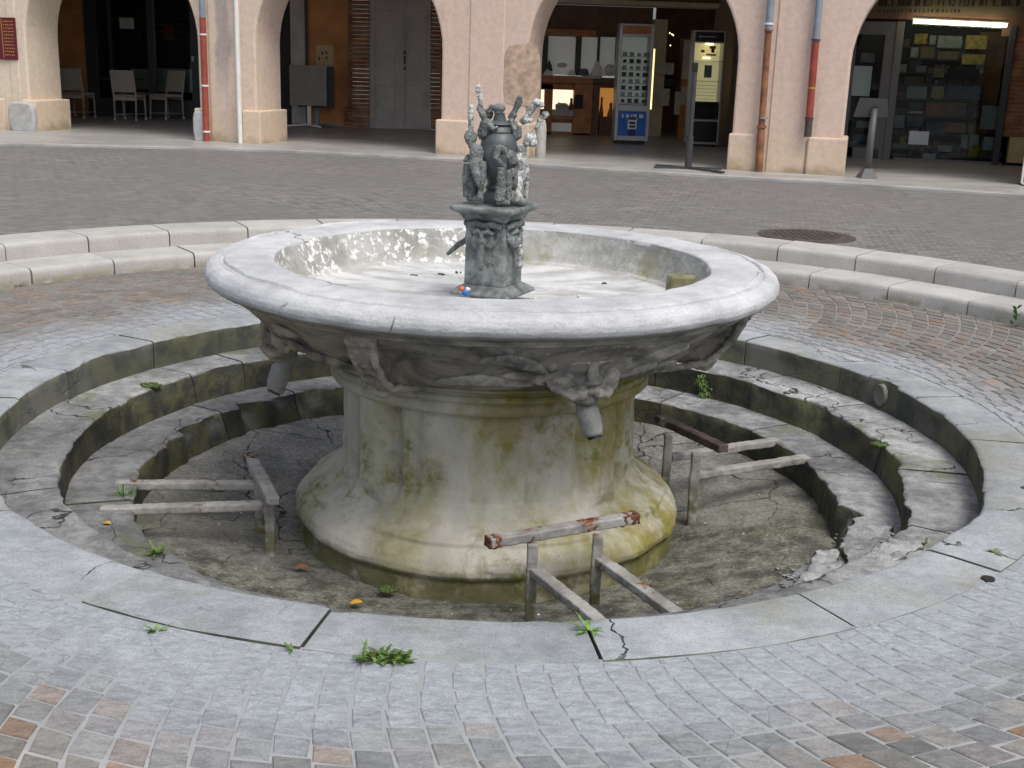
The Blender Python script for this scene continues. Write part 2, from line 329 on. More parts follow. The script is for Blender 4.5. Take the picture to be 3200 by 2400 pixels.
def m_brick(name='old_brick', rot=0):
    t = NT(name); q = t.n('ShaderNodeSeparateXYZ'); t.L(t.pos, q.inputs[0]); k = t.n('ShaderNodeCombineXYZ')
    t.L(q.outputs[0], k.inputs[0]); t.L(q.outputs[2], k.inputs[1])
    b = t.n('ShaderNodeTexBrick'); t.L(k.outputs[0], b.inputs['Vector'])
    for kk, v in (('Scale', 1), ('Mortar Size', .009), ('Brick Width', .30), ('Row Height', .062)): b.inputs[kk].default_value = v
    b.inputs['Color1'].default_value = (.30, .105, .055, 1); b.inputs['Color2'].default_value = (.42, .18, .09, 1); b.inputs['Mortar'].default_value = (.34, .25, .17, 1)
    c = t.mul(b.outputs[0], t.ramp(t.noise(5, 6), .3, .7, .6, 1.1)); t.bump(t.math('MULTIPLY', b.outputs[1], -1), .7, .01); return t.done(c, .9, .2)
def m_bronze():
    t = NT('weathered_bronze'); f = t.noise(14, 8, .65); c = t.mix(t.ramp(f, .35, .66), (.085, .096, .095), (.215, .235, .228))
    c = t.mix(t.ramp(t.noise(30, 6, .7), .62, .72, 0, .55), c, (.32, .34, .33)); c = t.mix(t.ramp(t.noise(22, 5), .62, .72, 0, .6), c, (.035, .038, .038))
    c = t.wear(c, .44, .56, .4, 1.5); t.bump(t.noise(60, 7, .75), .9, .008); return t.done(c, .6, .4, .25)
def m_bronze2():
    t = NT('lime_crusted_bronze'); f = t.noise(28, 8, .65); c = t.mix(t.ramp(f, .40, .60), (.19, .205, .20), (.52, .52, .50))
    c = t.mix(t.ramp(t.noise(60, 6, .7), .60, .68, 0, .8), c, (.035, .037, .036)); c = t.mix(t.ramp(t.noise(45, 5), .64, .7, 0, .8), c, (.68, .68, .66))
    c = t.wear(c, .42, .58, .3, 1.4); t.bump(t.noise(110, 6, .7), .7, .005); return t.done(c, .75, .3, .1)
def m_rust():
    t = NT('painted_rusty_iron'); f = t.noise(7, 7, .65); c = t.mix(t.ramp(f, .35, .65), (.22, .21, .20), (.38, .37, .355))
    z = t.sep('Position')[2]
    ru = t.ramp(t.noise(6, 7, .72), .575, .63); rc = t.mix(t.ramp(t.noise(30, 5), .4, .6), (.07, .022, .012), (.30, .11, .04)); c = t.mix(ru, c, rc)
    mo = t.math('MULTIPLY', t.ramp(z, -.5, -.26, 1, 0), t.ramp(t.noise(12, 6), .36, .55)); c = t.mix(t.math('MULTIPLY', mo, .85), c, (.10, .10, .032))
    t.bump(t.math('ADD', t.noise(40, 6, .7), ru), .6, .006); return t.done(c, .8, .3)
def m_rust_dark():
    t = NT('dark_rusty_iron'); rc = t.mix(t.ramp(t.noise(14, 6, .7), .4, .66), (.05, .042, .04), (.12, .085, .07)); rc = t.mix(t.ramp(t.noise(6, 5), .6, .68, 0, .9), rc, (.33, .32, .30))
    t.bump(t.noise(40, 6, .7), .6, .006); return t.done(rc, .8, .3)
def m_leaf(name, c1, c2):
    t = NT(name); c = t.mix(t.ramp(t.noise(60, 4), .35, .65), c1, c2); t.p.inputs['Subsurface Weight'].default_value = 0; return t.done(c, .55, .35)
M = dict(slab=m_slab(), inner=m_inner(), floor=m_floor(), rim=m_rim(), basin=m_basin(), bowl=m_bowl(), shaft=m_shaft(), kerb=m_kerb(), sett=m_sett(), mortar=m_mortar(),
    road=m_road(), pave=m_pave(), plaster=m_plaster(), brick=m_brick(), darkleaf=plain('black_crusted_stone', (.085, .085, .09), .85, .25, var=.6, scale=11, bump=.5), bronze=m_bronze(), crust=m_bronze2(), rust=m_rust(), rustd=m_rust_dark(), rusty=plain('bare_rust', (.12, .055, .032), .9, .2, var=.6, scale=26, bump=.5),
    leaf=m_leaf('weed_green', (.055, .12, .022), (.14, .21, .05)), leaf2=m_leaf('bright_weed_green', (.06, .17, .02), (.18, .32, .05)),
    moss=m_leaf('moss_green', (.04, .07, .015), (.09, .12, .03)),
    orange=plain('orange_plaster', (.52, .24, .10), .9, .2, var=.25, scale=2), cream=plain('cream_panel', (.55, .42, .24), .8), white=plain('white_paint', (.72, .72, .70), .5, var=.06),
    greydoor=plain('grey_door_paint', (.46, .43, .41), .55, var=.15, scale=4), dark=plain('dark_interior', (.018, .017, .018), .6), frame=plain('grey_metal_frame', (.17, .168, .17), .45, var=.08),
    darkframe=plain('dark_metal_frame', (.045, .048, .052), .45), black=plain('black_paint', (.012, .012, .013), .4), wood=plain('orange_wood', (.42, .17, .06), .5, var=.25, scale=6),
    woodd=plain('brown_wood', (.16, .085, .05), .5, var=.25, scale=6), wicker=plain('taupe_woven_plastic', (.45, .40, .36), .65, var=.1, scale=40, bump=.3), taupe=plain('taupe_table_top', (.24, .21, .195), .45),
    redpipe=plain('red_pipe_paint', (.29, .06, .038), .5, var=.2), zinc=plain('zinc_pipe', (.22, .26, .31), .5, var=.15), rustpipe=plain('rusty_pipe', (.24, .11, .055), .8, var=.45, scale=7, bump=.3),
    ceil=plain('arcade_ceiling_plaster', (.60, .52, .42), .9), stone=plain('guard_stone', (.42, .42, .41), .85, var=.15, scale=14, bump=.2), alu=plain('aluminium_frame', (.40, .41, .43), .35, var=.06, metal=.4),
    blue=plain('blue_poster', (.012, .13, .50), .4, var=.15, scale=5), navy=plain('navy_print', (.02, .03, .10), .5), sign=plain('burgundy_sign', (.11, .012, .022), .4), gold=plain('gold_lettering', (.42, .25, .05), .5),
    warm=emit('warm_lit_panel', (1., .80, .45), .30), strip=emit('warm_light_strip', (1., .78, .36), 1.1), tube=emit('fluorescent_light', (1., .90, .62), 9.0), niche=emit('lit_niche_back', (1., .86, .60), .85),
    amber=emit('amber_lit_panel', (1., .45, .10), .22), bulb=emit('small_warm_bulb', (1., .9, .45), 3.0),
    glass=glass('clear_glass', refl=.4), cloudy=emit('pane_reflection_glow', (.84, .85, .80), .05), signb=plain('beige_sign_board', (.14, .115, .07), .7), inkd=plain('dark_brown_lettering', (.03, .024, .018), .7),  # cloudy: reflected daylight put into the panes as a faint glow
    bag=plain('yellow_plastic', (.42, .34, .03), .5), paper=plain('white_paper', (.70, .74, .80), .7, var=.03), card=plain('grey_card', (.46, .45, .43), .8, var=.2), cardb=plain('brown_card', (.28, .17, .10), .8, var=.2),
    slate=plain('slate_blue_card', (.12, .15, .20), .7, var=.25), goldp=plain('golden_print', (.60, .40, .08), .6, var=.5, scale=14), iron=plain('cast_iron', (.065, .055, .048), .7, var=.3, scale=20, bump=.3), lime=plain('grey_spout_stone', (.25, .25, .235), .85, var=.2, scale=18, bump=.3),
    yleaf=plain('yellow_leaf', (.55, .30, .03), .6), rleaf=plain('rust_leaf', (.26, .085, .04), .6), grit=plain('white_grit', (.65, .65, .62), .8), wrapo=plain('orange_red_wrapper', (.60, .13, .05), .45), wrapb=plain('blue_wrapper', (.02, .16, .45), .45))

# ------------------------------------------------------------------ ground
def ring_sheet(radii, zs, n=180):
    b = MB(); vs = []; fs = []
    for r, z in zip(radii, zs):
        for j in range(n):
            w = 2*PI*j/n; vs.append((r*math.cos(w), r*math.sin(w), z))
    for i in range(len(radii)-1):
        for j in range(n): fs.append((i*n+j, i*n+(j+1) % n, (i+1)*n+(j+1) % n, (i+1)*n+j))
    return b.add(vs, fs)
struct(ring_sheet([4.70, 6, 8, 12, 20, 45, 120], [ZR-.004]*7).build('road', M['road']))
struct(ring_sheet([2.46, 2.9, 3.4, 3.95], [-.0028, .0112, .0282, .0462]).build('mortar_bed', M['mortar']))

# arcade pavement (the kerb line is read off the photo)
kl = [(-12.5, 11.55)] + [tuple(at_z(u, v, ZR)[:2]) for u, v in ((0, 454), (295, 460), (600, 467), (900, 476), (1433, 504), (1962, 539), (2400, 564), (2637, 578), (3200, 617))] + [(10.5, 6.9)]
pb = MB()
pb.prism([(x, y, ZP) for x, y in kl] + [(10.5, 22, ZP), (-12.5, 22, ZP)], (0, 0, -.3))
struct(pb.build('pavement', M['pave'], bevel=.012))

# setts of the sunken ring
RA, RB, RC, RS, RL, RK, RO = 2.204, 1.913, 1.633, 2.473, 3.927, 4.301, 4.712
ZB, ZC, ZF, ZL, ZK, ZM = -.153, -.318, -.47, .151, .266, .048
sb = MB()
raw = [(.125, .124, .116), (.145, .141, .131), (.165, .157, .143), (.132, .138, .13), (.112, .114, .11), (.175, .167, .15), (.20, .145, .11), (.165, .125, .10), (.215, .14, .09), (.15, .142, .14)]
def spiral(r): return .52*(r-2.47)**2/1.46/r
NR = 192
for i in range(NR):
    t0, t1 = 2*PI*i/NR, 2*PI*(i+1)/NR
    r = 2.478 + R_.uniform(-.05, .0)
    while r < 3.925:
        L = R_.uniform(.068, .105); ra, rb = max(r, 2.478), min(r+L, 3.922)
        r += L
        if rb-ra < .03: continue
        rm = (ra+rb)/2; zz = ZM*(rm-RS)/(RL-RS)
        g = (R_.uniform(.003, .0065) if R_.random() < .75 else R_.uniform(.007, .012))*.8
        if rm > 3.05: g *= 1.35
        q = []
        for rr, tt, sr, st in ((ra, t0, 1, 1), (rb, t0, -1, 1), (rb, t1, -1, -1), (ra, t1, 1, -1)):
            rr2 = rr + sr*g + R_.uniform(-.005, .005); tt2 = tt + (st*g + R_.uniform(-.005, .005))/rr + spiral(rr2)
            q.append(Vector((rr2*math.cos(tt2), rr2*math.sin(tt2), 0)))
        # lime coating spreads out from the slab ring with a wavy edge
        c0 = (q[0]+q[2])/2; coat = 3.24 + .30*nz(c0, 1.1) + R_.uniform(-.05, .05)
        if c0.x > .3: coat -= .16*min(1, (c0.x-.3)/1.2)
        if c0.y > 0: coat -= .12
        k = max(0, min(1, (coat-rm)/.5)); base = R_.choice(raw[:6]) if R_.random() < .76 else R_.choice(raw[5:])
        if c0.y > -.8: base = tuple(.5*x+.5*y for x, y in zip(base, (.165, .147, .132)))
        b2 = R_.uniform(.86, 1.14)*1.2; b3 = (b2/1.2)**.4; lt = (.31*b3, .334*b3, .358*b3)
        col = tuple(base[j]*b2*(1-k)+lt[j]*k for j in range(3))
        hh = (R_.uniform(.0005, .0035))*(1-.75*k); inset = .0035
        cen = sum(q, Vector())/4; tilt = (R_.uniform(-.02, .02)*(1-.6*k), R_.uniform(-.02, .02)*(1-.6*k))
        lo = [Vector((p.x, p.y, zz-.012)) for p in q]
        tp = [cen+(p-cen)*(1-inset/.05) for p in q]; tp = [Vector((p.x, p.y, zz+hh+tilt[0]*(p.x-cen.x)+tilt[1]*(p.y-cen.y))) for p in tp]
        md = [cen+(p-cen)*.998 for p in q]; md = [Vector((p.x, p.y, zz+hh-.0035+tilt[0]*(p.x-cen.x)+tilt[1]*(p.y-cen.y))) for p in md]
        fs = [(8, 9, 10, 11)] + [(j, (j+1) % 4, 4+(j+1) % 4, 4+j) for j in range(4)] + [(4+j, 4+(j+1) % 4, 8+(j+1) % 4, 8+j) for j in range(4)]
        sb.add(lo+md+tp, fs, col=col)
struct(sb.build('paving', M['sett'], color=True, smooth=False))

# ------------------------------------------------------------------ pit steps
def bite(th, bites):
    d = 0.
    for a, w, dep in bites:
        x = abs((th-rad(a)+PI) % (2*PI)-PI)/rad(w)
        if x < 1: d = max(d, dep*(1-x*x)**.6)
    return d
def slab_ring(root, name, mat, Rin, Rout, ztop, zbot, joints, bites, seed, gap=.006, label=None, rough=.006, skip=()):
    js = sorted(joints)
    for k in range(len(js)):
        a, b_ = rad(js[k]), rad(js[(k+1) % len(js)]) + (2*PI if k == len(js)-1 else 0)
        if k in skip: continue
        n = max(6, int((b_-a)*Rin/.028)); dz = R_.uniform(-.004, .004); dr = R_.uniform(-.006, .006); ga = gap*R_.uniform(.6, 1.6)/Rin/2
        rows = []
        jit = R_.uniform(-.008, .008)
        for i in range(n+1):
            f = i/n; th = a+ga + (b_-a-2*ga)*f
            d = bite(th, bites); q = (math.cos(th)*3, math.sin(th)*3, seed)
            e1 = rough*nz(q, 1.6, 3) + .5*rough*nz(q, 9, 3)
            if d > 0: e1 += .30*d*nz(q, 5, 3); 
            rr = Rin + dr + e1 + d*(1+.4*nz(q, 7, 2)); drop = .012 + d*.25
            w = .5*rough*nz(q, 4, 3)
            pr = [(Rin+dr+.02*0, zbot), (Rin+dr+w+.3*d, zbot+.35*(ztop-zbot)), (Rin+dr+w+.72*d+.4*e1, ztop-max(.05, drop*1.8)), (rr-.001, ztop-drop), (rr+.004, ztop-.004-drop*.15), (rr+.018, ztop)]
            for g in (.3, .6, 1.): pr.append((rr+.018+(Rout-.002-rr-.018)*g, ztop))
            pr.append((Rout-.002, ztop-.06))
            ent = []
            for m_, (r2, z2) in enumerate(pr):
                z2 += dz
                if m_ >= 4: z2 += .0035*nz((r2*math.cos(th), r2*math.sin(th), seed), 5, 3) + jit*(r2-Rin)
                ent.append(Vector((r2*math.cos(th), r2*math.sin(th), z2)))
            rows.append(ent)
        mb = MB(); K = len(rows[0]); vs = [p for r in rows for p in r]; fs = []
        for i in range(n):
            for m_ in range(K-1): fs.append((i*K+m_, (i+1)*K+m_, (i+1)*K+m_+1, i*K+m_+1))
        fs += [tuple(range(K)), tuple(reversed(range(n*K, n*K+K)))]
        mb.add(vs, fs); o = mb.build(name, mat, root, smooth=True, sharp=42)
        if label: o['label'] = label
stp = thing('pit_step', (0, 0, ZB), 'outermost ring of pale grey slabs around the pit, level with the paving', 'step', 'ring steps of the fountain pit')
slab_ring(stp, 'stone_slab', M['slab'], RA, RS+.004, 0, ZB-.03, [-146, -119, -101.8, -82.3, -63.3, -46, -26.4, -7.9, 10.1, 27, 45.6, 63, 82, 105, 127, 149.8, 168, 181.3],
          [(18, 3.2, .05), (17, 1.2, .035), (3.5, 1.2, .015), (-82, 1.1, .03), (-83.5, 1.5, .02), (-101.6, 1, .02), (-33, 7, .02), (160, 5, .02), (-140, 3, .012)], 1.3)
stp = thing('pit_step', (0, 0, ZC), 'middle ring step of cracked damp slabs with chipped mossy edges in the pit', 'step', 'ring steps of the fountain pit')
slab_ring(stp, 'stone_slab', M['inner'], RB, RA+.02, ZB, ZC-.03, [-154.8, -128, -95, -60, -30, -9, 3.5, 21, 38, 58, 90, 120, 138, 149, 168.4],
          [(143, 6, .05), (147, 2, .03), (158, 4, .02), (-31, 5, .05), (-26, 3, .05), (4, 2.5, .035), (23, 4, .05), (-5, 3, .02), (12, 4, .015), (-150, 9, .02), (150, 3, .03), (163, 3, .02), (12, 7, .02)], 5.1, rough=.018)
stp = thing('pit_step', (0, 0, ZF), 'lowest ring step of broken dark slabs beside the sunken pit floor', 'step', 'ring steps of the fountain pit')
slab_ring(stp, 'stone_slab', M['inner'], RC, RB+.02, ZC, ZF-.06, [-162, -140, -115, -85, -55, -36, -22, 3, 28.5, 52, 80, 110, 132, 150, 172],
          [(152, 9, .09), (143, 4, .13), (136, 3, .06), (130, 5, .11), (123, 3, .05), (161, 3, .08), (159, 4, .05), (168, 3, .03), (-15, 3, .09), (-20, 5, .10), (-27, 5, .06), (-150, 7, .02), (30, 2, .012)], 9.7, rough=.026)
fl = MB()
n = 120; rr = [.0, .5, .8, .9, 1.0, 1.1, 1.2, 1.3, 1.4, 1.5, 1.7]; vs = []; fs = []
for r in rr:
    for j in range(n):
        w = 2*PI*j/n; x, y = r*math.cos(w), r*math.sin(w); z = ZF-.12+.12*min(1, max(0, (r-.88)/.7))
        vs.append((x, y, z + .012*nz((x, y, 2), 2.3, 4)))
for i in range(len(rr)-1):
    for j in range(n): fs.append((i*n+j, i*n+(j+1) % n, (i+1)*n+(j+1) % n, (i+1)*n+j))
fl.add(vs, fs); struct(fl.build('pit_floor', M['floor'], smooth=True))
def zfloor(x, y):
    r = math.hypot(x, y); return ZF-.12+.12*min(1, max(0, (r-.88)/.7)) + .012*nz((x, y, 2), 2.3, 4)

# broken pieces at the right front
def chunk(name, pts, z0, th, mat, label, tilt=(0, 0)):
    cx = sum(p[0] for p in pts)/len(pts); cy = sum(p[1] for p in pts)/len(pts); k = len(pts)
    dense = []
    for i in range(k):
        p, q = Vector(pts[i]), Vector(pts[(i+1) % k])
        for f in (0, .25, .5, .75):
            w = p.lerp(q, f); w += Vector((nz((w.x, w.y, z0), 9, 3), nz((w.y, w.x, z0+3), 9, 3)))*.014; dense.append(w)
    up = lambda p: Vector((p.x, p.y, z0+tilt[0]*(p.x-cx)+tilt[1]*(p.y-cy)+.006*nz((p.x, p.y, 4), 8, 3)))
    top = [up(p) for p in dense]; K = len(top); c2 = Vector((cx, cy))
    ins = [up(c2+(p-c2)*.9) + Vector((0, 0, .008)) for p in dense]; mid = up(c2)+Vector((0, 0, .01))
    bot = [Vector((p.x, p.y, p.z-th)) for p in top]
    mb = MB(); vs = bot+top+ins+[mid]; fs = [tuple(reversed(range(K)))]
    for i in range(K):
        j = (i+1) % K; fs += [(i, j, K+j, K+i), (K+i, K+j, 2*K+j, 2*K+i), (2*K+i, 2*K+j, 3*K)]
    mb.add(vs, fs); return tag(mb.organic(name, mat, None, .007, 2, .045, .06), label, 'stone')
def w2(u, v, z): q = at_z(u, v, z); return (q.x, q.y)
chunk('broken_slab', [w2(u, v, -.25) for u, v in ((2478, 1790), (2560, 1690), (2620, 1690), (2640, 1745), (2560, 1790))], -.30, .2, M['inner'], 'pale broken slab piece sticking out at the end of the lowest pit step, right front', (.03, .04))
chunk('broken_slab', [w2(u, v, -.24) for u, v in ((2630, 1675), (2655, 1622), (2790, 1615), (2800, 1655), (2660, 1735))], -.285, .2, M['inner'], 'dark jagged broken slab behind the pale broken piece in the pit, right front', (-.03, .05))
chunk('broken_slab', [w2(u, v, -.12) for u, v in ((2722, 1700), (2780, 1662), (2900, 1660), (2880, 1690), (2760, 1745))], -.155, .15, M['inner'], 'smooth leaning slab piece below the outer ring of the pit, right front', (.06, .05))

# ------------------------------------------------------------------ double kerb step round the plaza
def kerb_ring(label, Rin, Rout, z0, z1, a0, da, seed):
    root = thing('kerb_step', (0, 0, z0), label, 'step', 'curved kerb steps around the plaza')
    k = int(round(2*PI/rad(da)))
    for i in range(k):
        a, b_ = rad(a0)+2*PI*i/k, rad(a0)+2*PI*(i+1)/k
        m_ = (a+b_)/2
        n = 10; g = .0052/Rin; rows = []; dz = R_.uniform(-.003, .003); dr = R_.uniform(-.004, .004)
        for j in range(n+1):
            th = a+g+(b_-a-2*g)*j/n; q = (math.cos(th)*4, math.sin(th)*4, seed+z1)
            w = .0035*nz(q, 6, 3); e = .012 if 0 < j < n else .018
            pr = [(Rin+dr+w, z0-.02), (Rin+dr+w, z1-.035), (Rin+dr+w+.008, z1-.014), (Rin+dr+w+.024, z1-.003), (Rin+dr+.05, z1), ((Rin+Rout)/2, z1+.001), (Rout-.003, z1), (Rout-.003, z0-.02)]
            rows.append([Vector((r2*math.cos(th), r2*math.sin(th), z2+dz+(.002*nz(q, 3) if z2 > z0 else 0))) for r2, z2 in pr])
        mb = MB(); K = len(pr); fs = []
        for j in range(n):
            for x in range(K): fs.append((j*K+x, (j+1)*K+x, (j+1)*K+(x+1) % K, j*K+(x+1) % K))
        fs += [tuple(range(K)), tuple(reversed(range(n*K, n*K+K)))]
        mb.add([p for r in rows for p in r], fs); mb.build('kerb_stone', M['kerb'], root, smooth=True, sharp=40)
kerb_ring('lower pale kerb step curving behind the fountain, rising from the setts', RL, RK+.06, ZM-.03, ZL, 36.2, 8.78, 3)
kerb_ring('upper pale kerb step curving behind the fountain, level with the road', RK, RO, ZL-.02, ZK, 34.7, 8.09, 8)

# ------------------------------------------------------------------ the stone fountain
fo = thing('stone_fountain', (0, 0, -.6), 'big round pale stone fountain with mossy pedestal, carved bowl and wide white rim', 'fountain')
def revolve(prof, n, fn, name, mat, close_in=None, sub=1):
    pts = []
    for i in range(len(prof)-1):
        for k in range(sub): 
            f = k/sub; pts.append((prof[i][0]*(1-f)+prof[i+1][0]*f, prof[i][1]*(1-f)+prof[i+1][1]*f))
    pts.append(prof[-1]); mb = MB(); vs = []; fs = []
    for r, z in pts:
        for j in range(n):
            th = 2*PI*j/n; r2, z2 = fn(r, z, th); vs.append((r2*math.cos(th), r2*math.sin(th), z2))
    K = len(pts)
    for i in range(K-1):
        for j in range(n): fs.append((i*n+j, i*n+(j+1) % n, (i+1)*n+(j+1) % n, (i+1)*n+j))
    mb.add(vs, fs); return mb.build(name, mat, fo, smooth=True)
def adist(th, deg):
    x = (th-rad(deg)+PI) % (2*PI)-PI; return x
# pedestal: four engaged shafts that melt into a flared foot
def ped(r, z, th):
    up = max(0, min(1, (z+.30)/.10))            # 1 on the shaft
    d = 0.
    for a in (-137, -43, 47, 137):
        x = adist(th, a)
        lobe = math.exp(-(x/.13)**4)*.032 - .044*(math.exp(-((x-.20)/.035)**2)+math.exp(-((x+.20)/.035)**2)) - .012*math.exp(-((abs(x)-.36)/.03)**2)
        hol = -.075*math.exp(-(x/.17)**2)*math.exp(-((z+.325)/.055)**2)
        d += lobe*up + hol
    p = (r*math.cos(th), r*math.sin(th), z)
    d += .010*nz(p, 3, 4) + .004*nz(p, 14, 3)
    zz = z
    if z < -.44: d += .006*nz(p, 6, 4)
    return r+d, zz
revolve([(.686, .17), (.685, .08), (.685, -.02), (.685, -.10), (.686, -.18), (.692, -.222), (.712, -.258), (.752, -.297), (.805, -.328), (.848, -.348), (.852, -.366), (.878, -.384), (.902, -.412), (.914, -.445), (.914, -.47), (.906, -.486), (.899, -.494), (.898, -.56), (.894, -.66)], 300, ped, 'pedestal', M['shaft'], sub=4)
def coll(r, z, th):
    p = (r*math.cos(th), r*math.sin(th), z); return r+.006*nz(p, 4, 4)+.003*nz(p, 18, 3), z+.003*nz(p, 5, 3)
revolve([(.68, .155), (.70, .165), (.732, .172), (.744, .185), (.744, .218), (.732, .226), (.748, .234), (.754, .246), (.745, .258), (.728, .262), (.735, .27), (.76, .283), (.75, .30)], 260, coll, 'collar', M['shaft'], sub=3)
def bowl(r, z, th):
    p = (r*math.cos(th), r*math.sin(th), z); f = max(0, min(1, (z-.30)/.27)); d = .012*nz(p, 2.6, 4) + .006*nz(p, 11, 4)
    for a in (-68, 22, 112, 202):              # shallow swag either side of every mask
        ax = abs(adist(th, a)); env = max(0, 1-(ax/.62)**2)
        d += .022*math.exp(-((f-.50+.5*ax)/.12)**2)*env
    for a in (-115, -20, 70, 160):
        x = abs(adist(th, a)); d -= .030*math.exp(-((x-.12)/.06)**2)*math.sin(PI*f)
    d *= math.sin(PI*min(1, max(0, f*.96+.03)))**.4
    return r+d*.8, z-d*.5
revolve([(.70, .285), (.735, .285), (.78, .298), (.83, .318), (.89, .35), (.95, .39), (1.01, .435), (1.07, .485), (1.12, .53), (1.15, .56), (1.165, .575), (1.185, .578), (1.195, .585), (1.195, .60), (1.18, .615), (1.10, .62)], 360, bowl, 'bowl', M['bowl'], sub=4)
def rim(r, z, th):
    p = (r*math.cos(th), r*math.sin(th), z); d = .006*nz(p, 2.5, 4)+.003*nz(p, 15, 3); zz = z+.005*nz(p, 2.2, 4)+.0025*nz((p[0], p[1], 7), 10, 3)
    x = abs(adist(th, -1.5))                    # chip low on the outer edge at the right
    if z < .66 and x < .02: d -= .03*(1-x/.02)
    x = abs(adist(th, -19))
    if z < .64 and x < .12: zz += .012*(1-x/.12)*(1+nz(p, 20, 2))
    if 1.195 < r < 1.222 and z > .69:           # groove worn away in places
        w = nz((math.cos(th)*2, math.sin(th)*2, 1), 1.3, 3); zz += max(0, min(1, (w+.02)*2.2))*.012
    return r+d, zz
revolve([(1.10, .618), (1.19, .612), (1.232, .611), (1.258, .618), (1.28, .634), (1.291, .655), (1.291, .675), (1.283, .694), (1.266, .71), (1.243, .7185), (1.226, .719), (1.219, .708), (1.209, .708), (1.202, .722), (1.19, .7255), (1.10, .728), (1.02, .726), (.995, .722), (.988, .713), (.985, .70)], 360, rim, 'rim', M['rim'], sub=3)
def lining(r, z, th):
    p = (r*math.cos(th), r*math.sin(th), z); return r+.008*nz(p, 4, 4)+.004*nz(p, 17, 3), z+.006*nz(p, 3, 4)
revolve([(.986, .715), (.975, .67), (.955, .61), (.93, .565), (.895, .54), (.80, .528), (.6, .52), (.4, .516), (.2, .514), (.02, .513)], 240, lining, 'basin_lining', M['basin'], sub=4)
ob = MB(); q = at_z(2030, 930, .53); ang = math.atan2(q.y, q.x); Mr = Matrix.Rotation(ang, 3, 'Z')
ob.box((.91*math.cos(ang), .91*math.sin(ang), .575), (.14, .085, .13), Mr); o = ob.build('overflow_block', plain('olive_mossy_stone', (.22, .21, .12), .9, var=.4, scale=14, bump=.4), fo, bevel=.012); o['label'] = 'mossy overflow block inside the basin'

BPROF = [(.735, .285), (.78, .298), (.83, .318), (.89, .35), (.95, .39), (1.01, .435), (1.07, .485), (1.12, .53), (1.15, .56), (1.19, .60)]
def rb(z):
    for (r0, z0), (r1, z1) in zip(BPROF, BPROF[1:]):
        if z <= z1: return r0+(r1-r0)*max(0, (z-z0)/(z1-z0))
    return 1.19
def pol(r, deg, z, t=0):   # polar point, t = tangential shift
    a = rad(deg); return Vector((r*math.cos(a)-t*math.sin(a), r*math.sin(a)+t*math.cos(a), z))
def console(deg):
    b = MB(); Rm = Matrix.Rotation(rad(deg), 3, 'Z')
    prof = [(1.10, .60), (1.185, .60), (1.18, .55), (1.15, .49), (1.11, .435), (1.075, .385), (1.05, .34), (1.02, .315), (.985, .305), (.95, .318), (.90, .33), (.82, .30), (.75, .29), (.80, .34), (.95, .42), (1.05, .52)]
    def wd(z): return .030+.020*max(0, (z-.45)/.15)+.012*max(0, (.36-z)/.05)
    for k in range(len(prof)): pass
    c = Vector((0, 0, 0)); n = len(prof)
    for s in (-1, 1):
        pass
    vs = [pol(r, deg, z, -wd(z)) for r, z in prof] + [pol(r, deg, z, wd(z)) for r, z in prof]
    b.add(vs, [tuple(range(n)), tuple(reversed(range(n, 2*n)))] + [(k, (k+1) % n, n+(k+1) % n, n+k) for k in range(n)])
    b.ell(pol(1.0, deg, .345), (.052, .050, .048), Rm, n=14); b.ell(pol(1.15, deg, .575), (.05, .075, .03), Rm, n=12)
    for s in (-1, 1):     # rolled edges of the strap
        b.tube([pol(1.17, deg, .56, s*.055), pol(1.13, deg, .47, s*.045), pol(1.07, deg, .39, s*.042), pol(1.02, deg, .345, s*.05), pol(.93, deg, .325, s*.065), pol(.82, deg, .30, s*.09)], [.018, .017, .016, .018, .018, .012], n=8)
    for k in range(7): b.ell(pol(1.175-.022*k, deg, .55-.033*k, .02*(-1)**k), (.018, .03, .014), Rm, n=8)
    return b
for a in (-115, -20, 70, 160): console(a).organic('console', M['bowl'], fo, .0075, 2, .014, .04)
def mask(deg):
    b = MB(); Rm = Matrix.Rotation(rad(deg), 3, 'Z')
    e = lambda r, t, z, rr, n=14: b.ell(pol(r, deg, z, t), rr, Rm, n=n)
    e(.97, 0, .42, (.075, .15, .105)); e(1.0, 0, .385, (.07, .08, .065)); e(1.0, 0, .335, (.055, .06, .045))     # skull, muzzle, jaw
    b.tube([pol(1.045, deg, .50), pol(1.06, deg, .44), pol(1.068, deg, .395)], [.018, .024, .034], n=10)         # nose
    for s in (-1, 1):
        b.tube([pol(1.06, deg, .485, s*.02), pol(1.055, deg, .50, s*.07), pol(1.02, deg, .47, s*.125)], [.016, .02, .012], n=8)   # brow
        e(1.005, s*.095, .41, (.045, .05, .045))                                                               # cheek
        b.tube([pol(1.06, deg, .36, s*.02), pol(1.045, deg, .345, s*.07), pol(.99, deg, .375, s*.13), pol(.96, deg, .42, s*.165)], [.022, .024, .02, .01], n=8)  # moustache
        for k in range(5): e(1.115-.012*k, s*(.035+.06*k), .572-.004*k-.010*(k % 2), (.045, .036, .022))         # curls under the rim
        e(1.02, s*.165, .50, (.045, .03, .05))
    return b
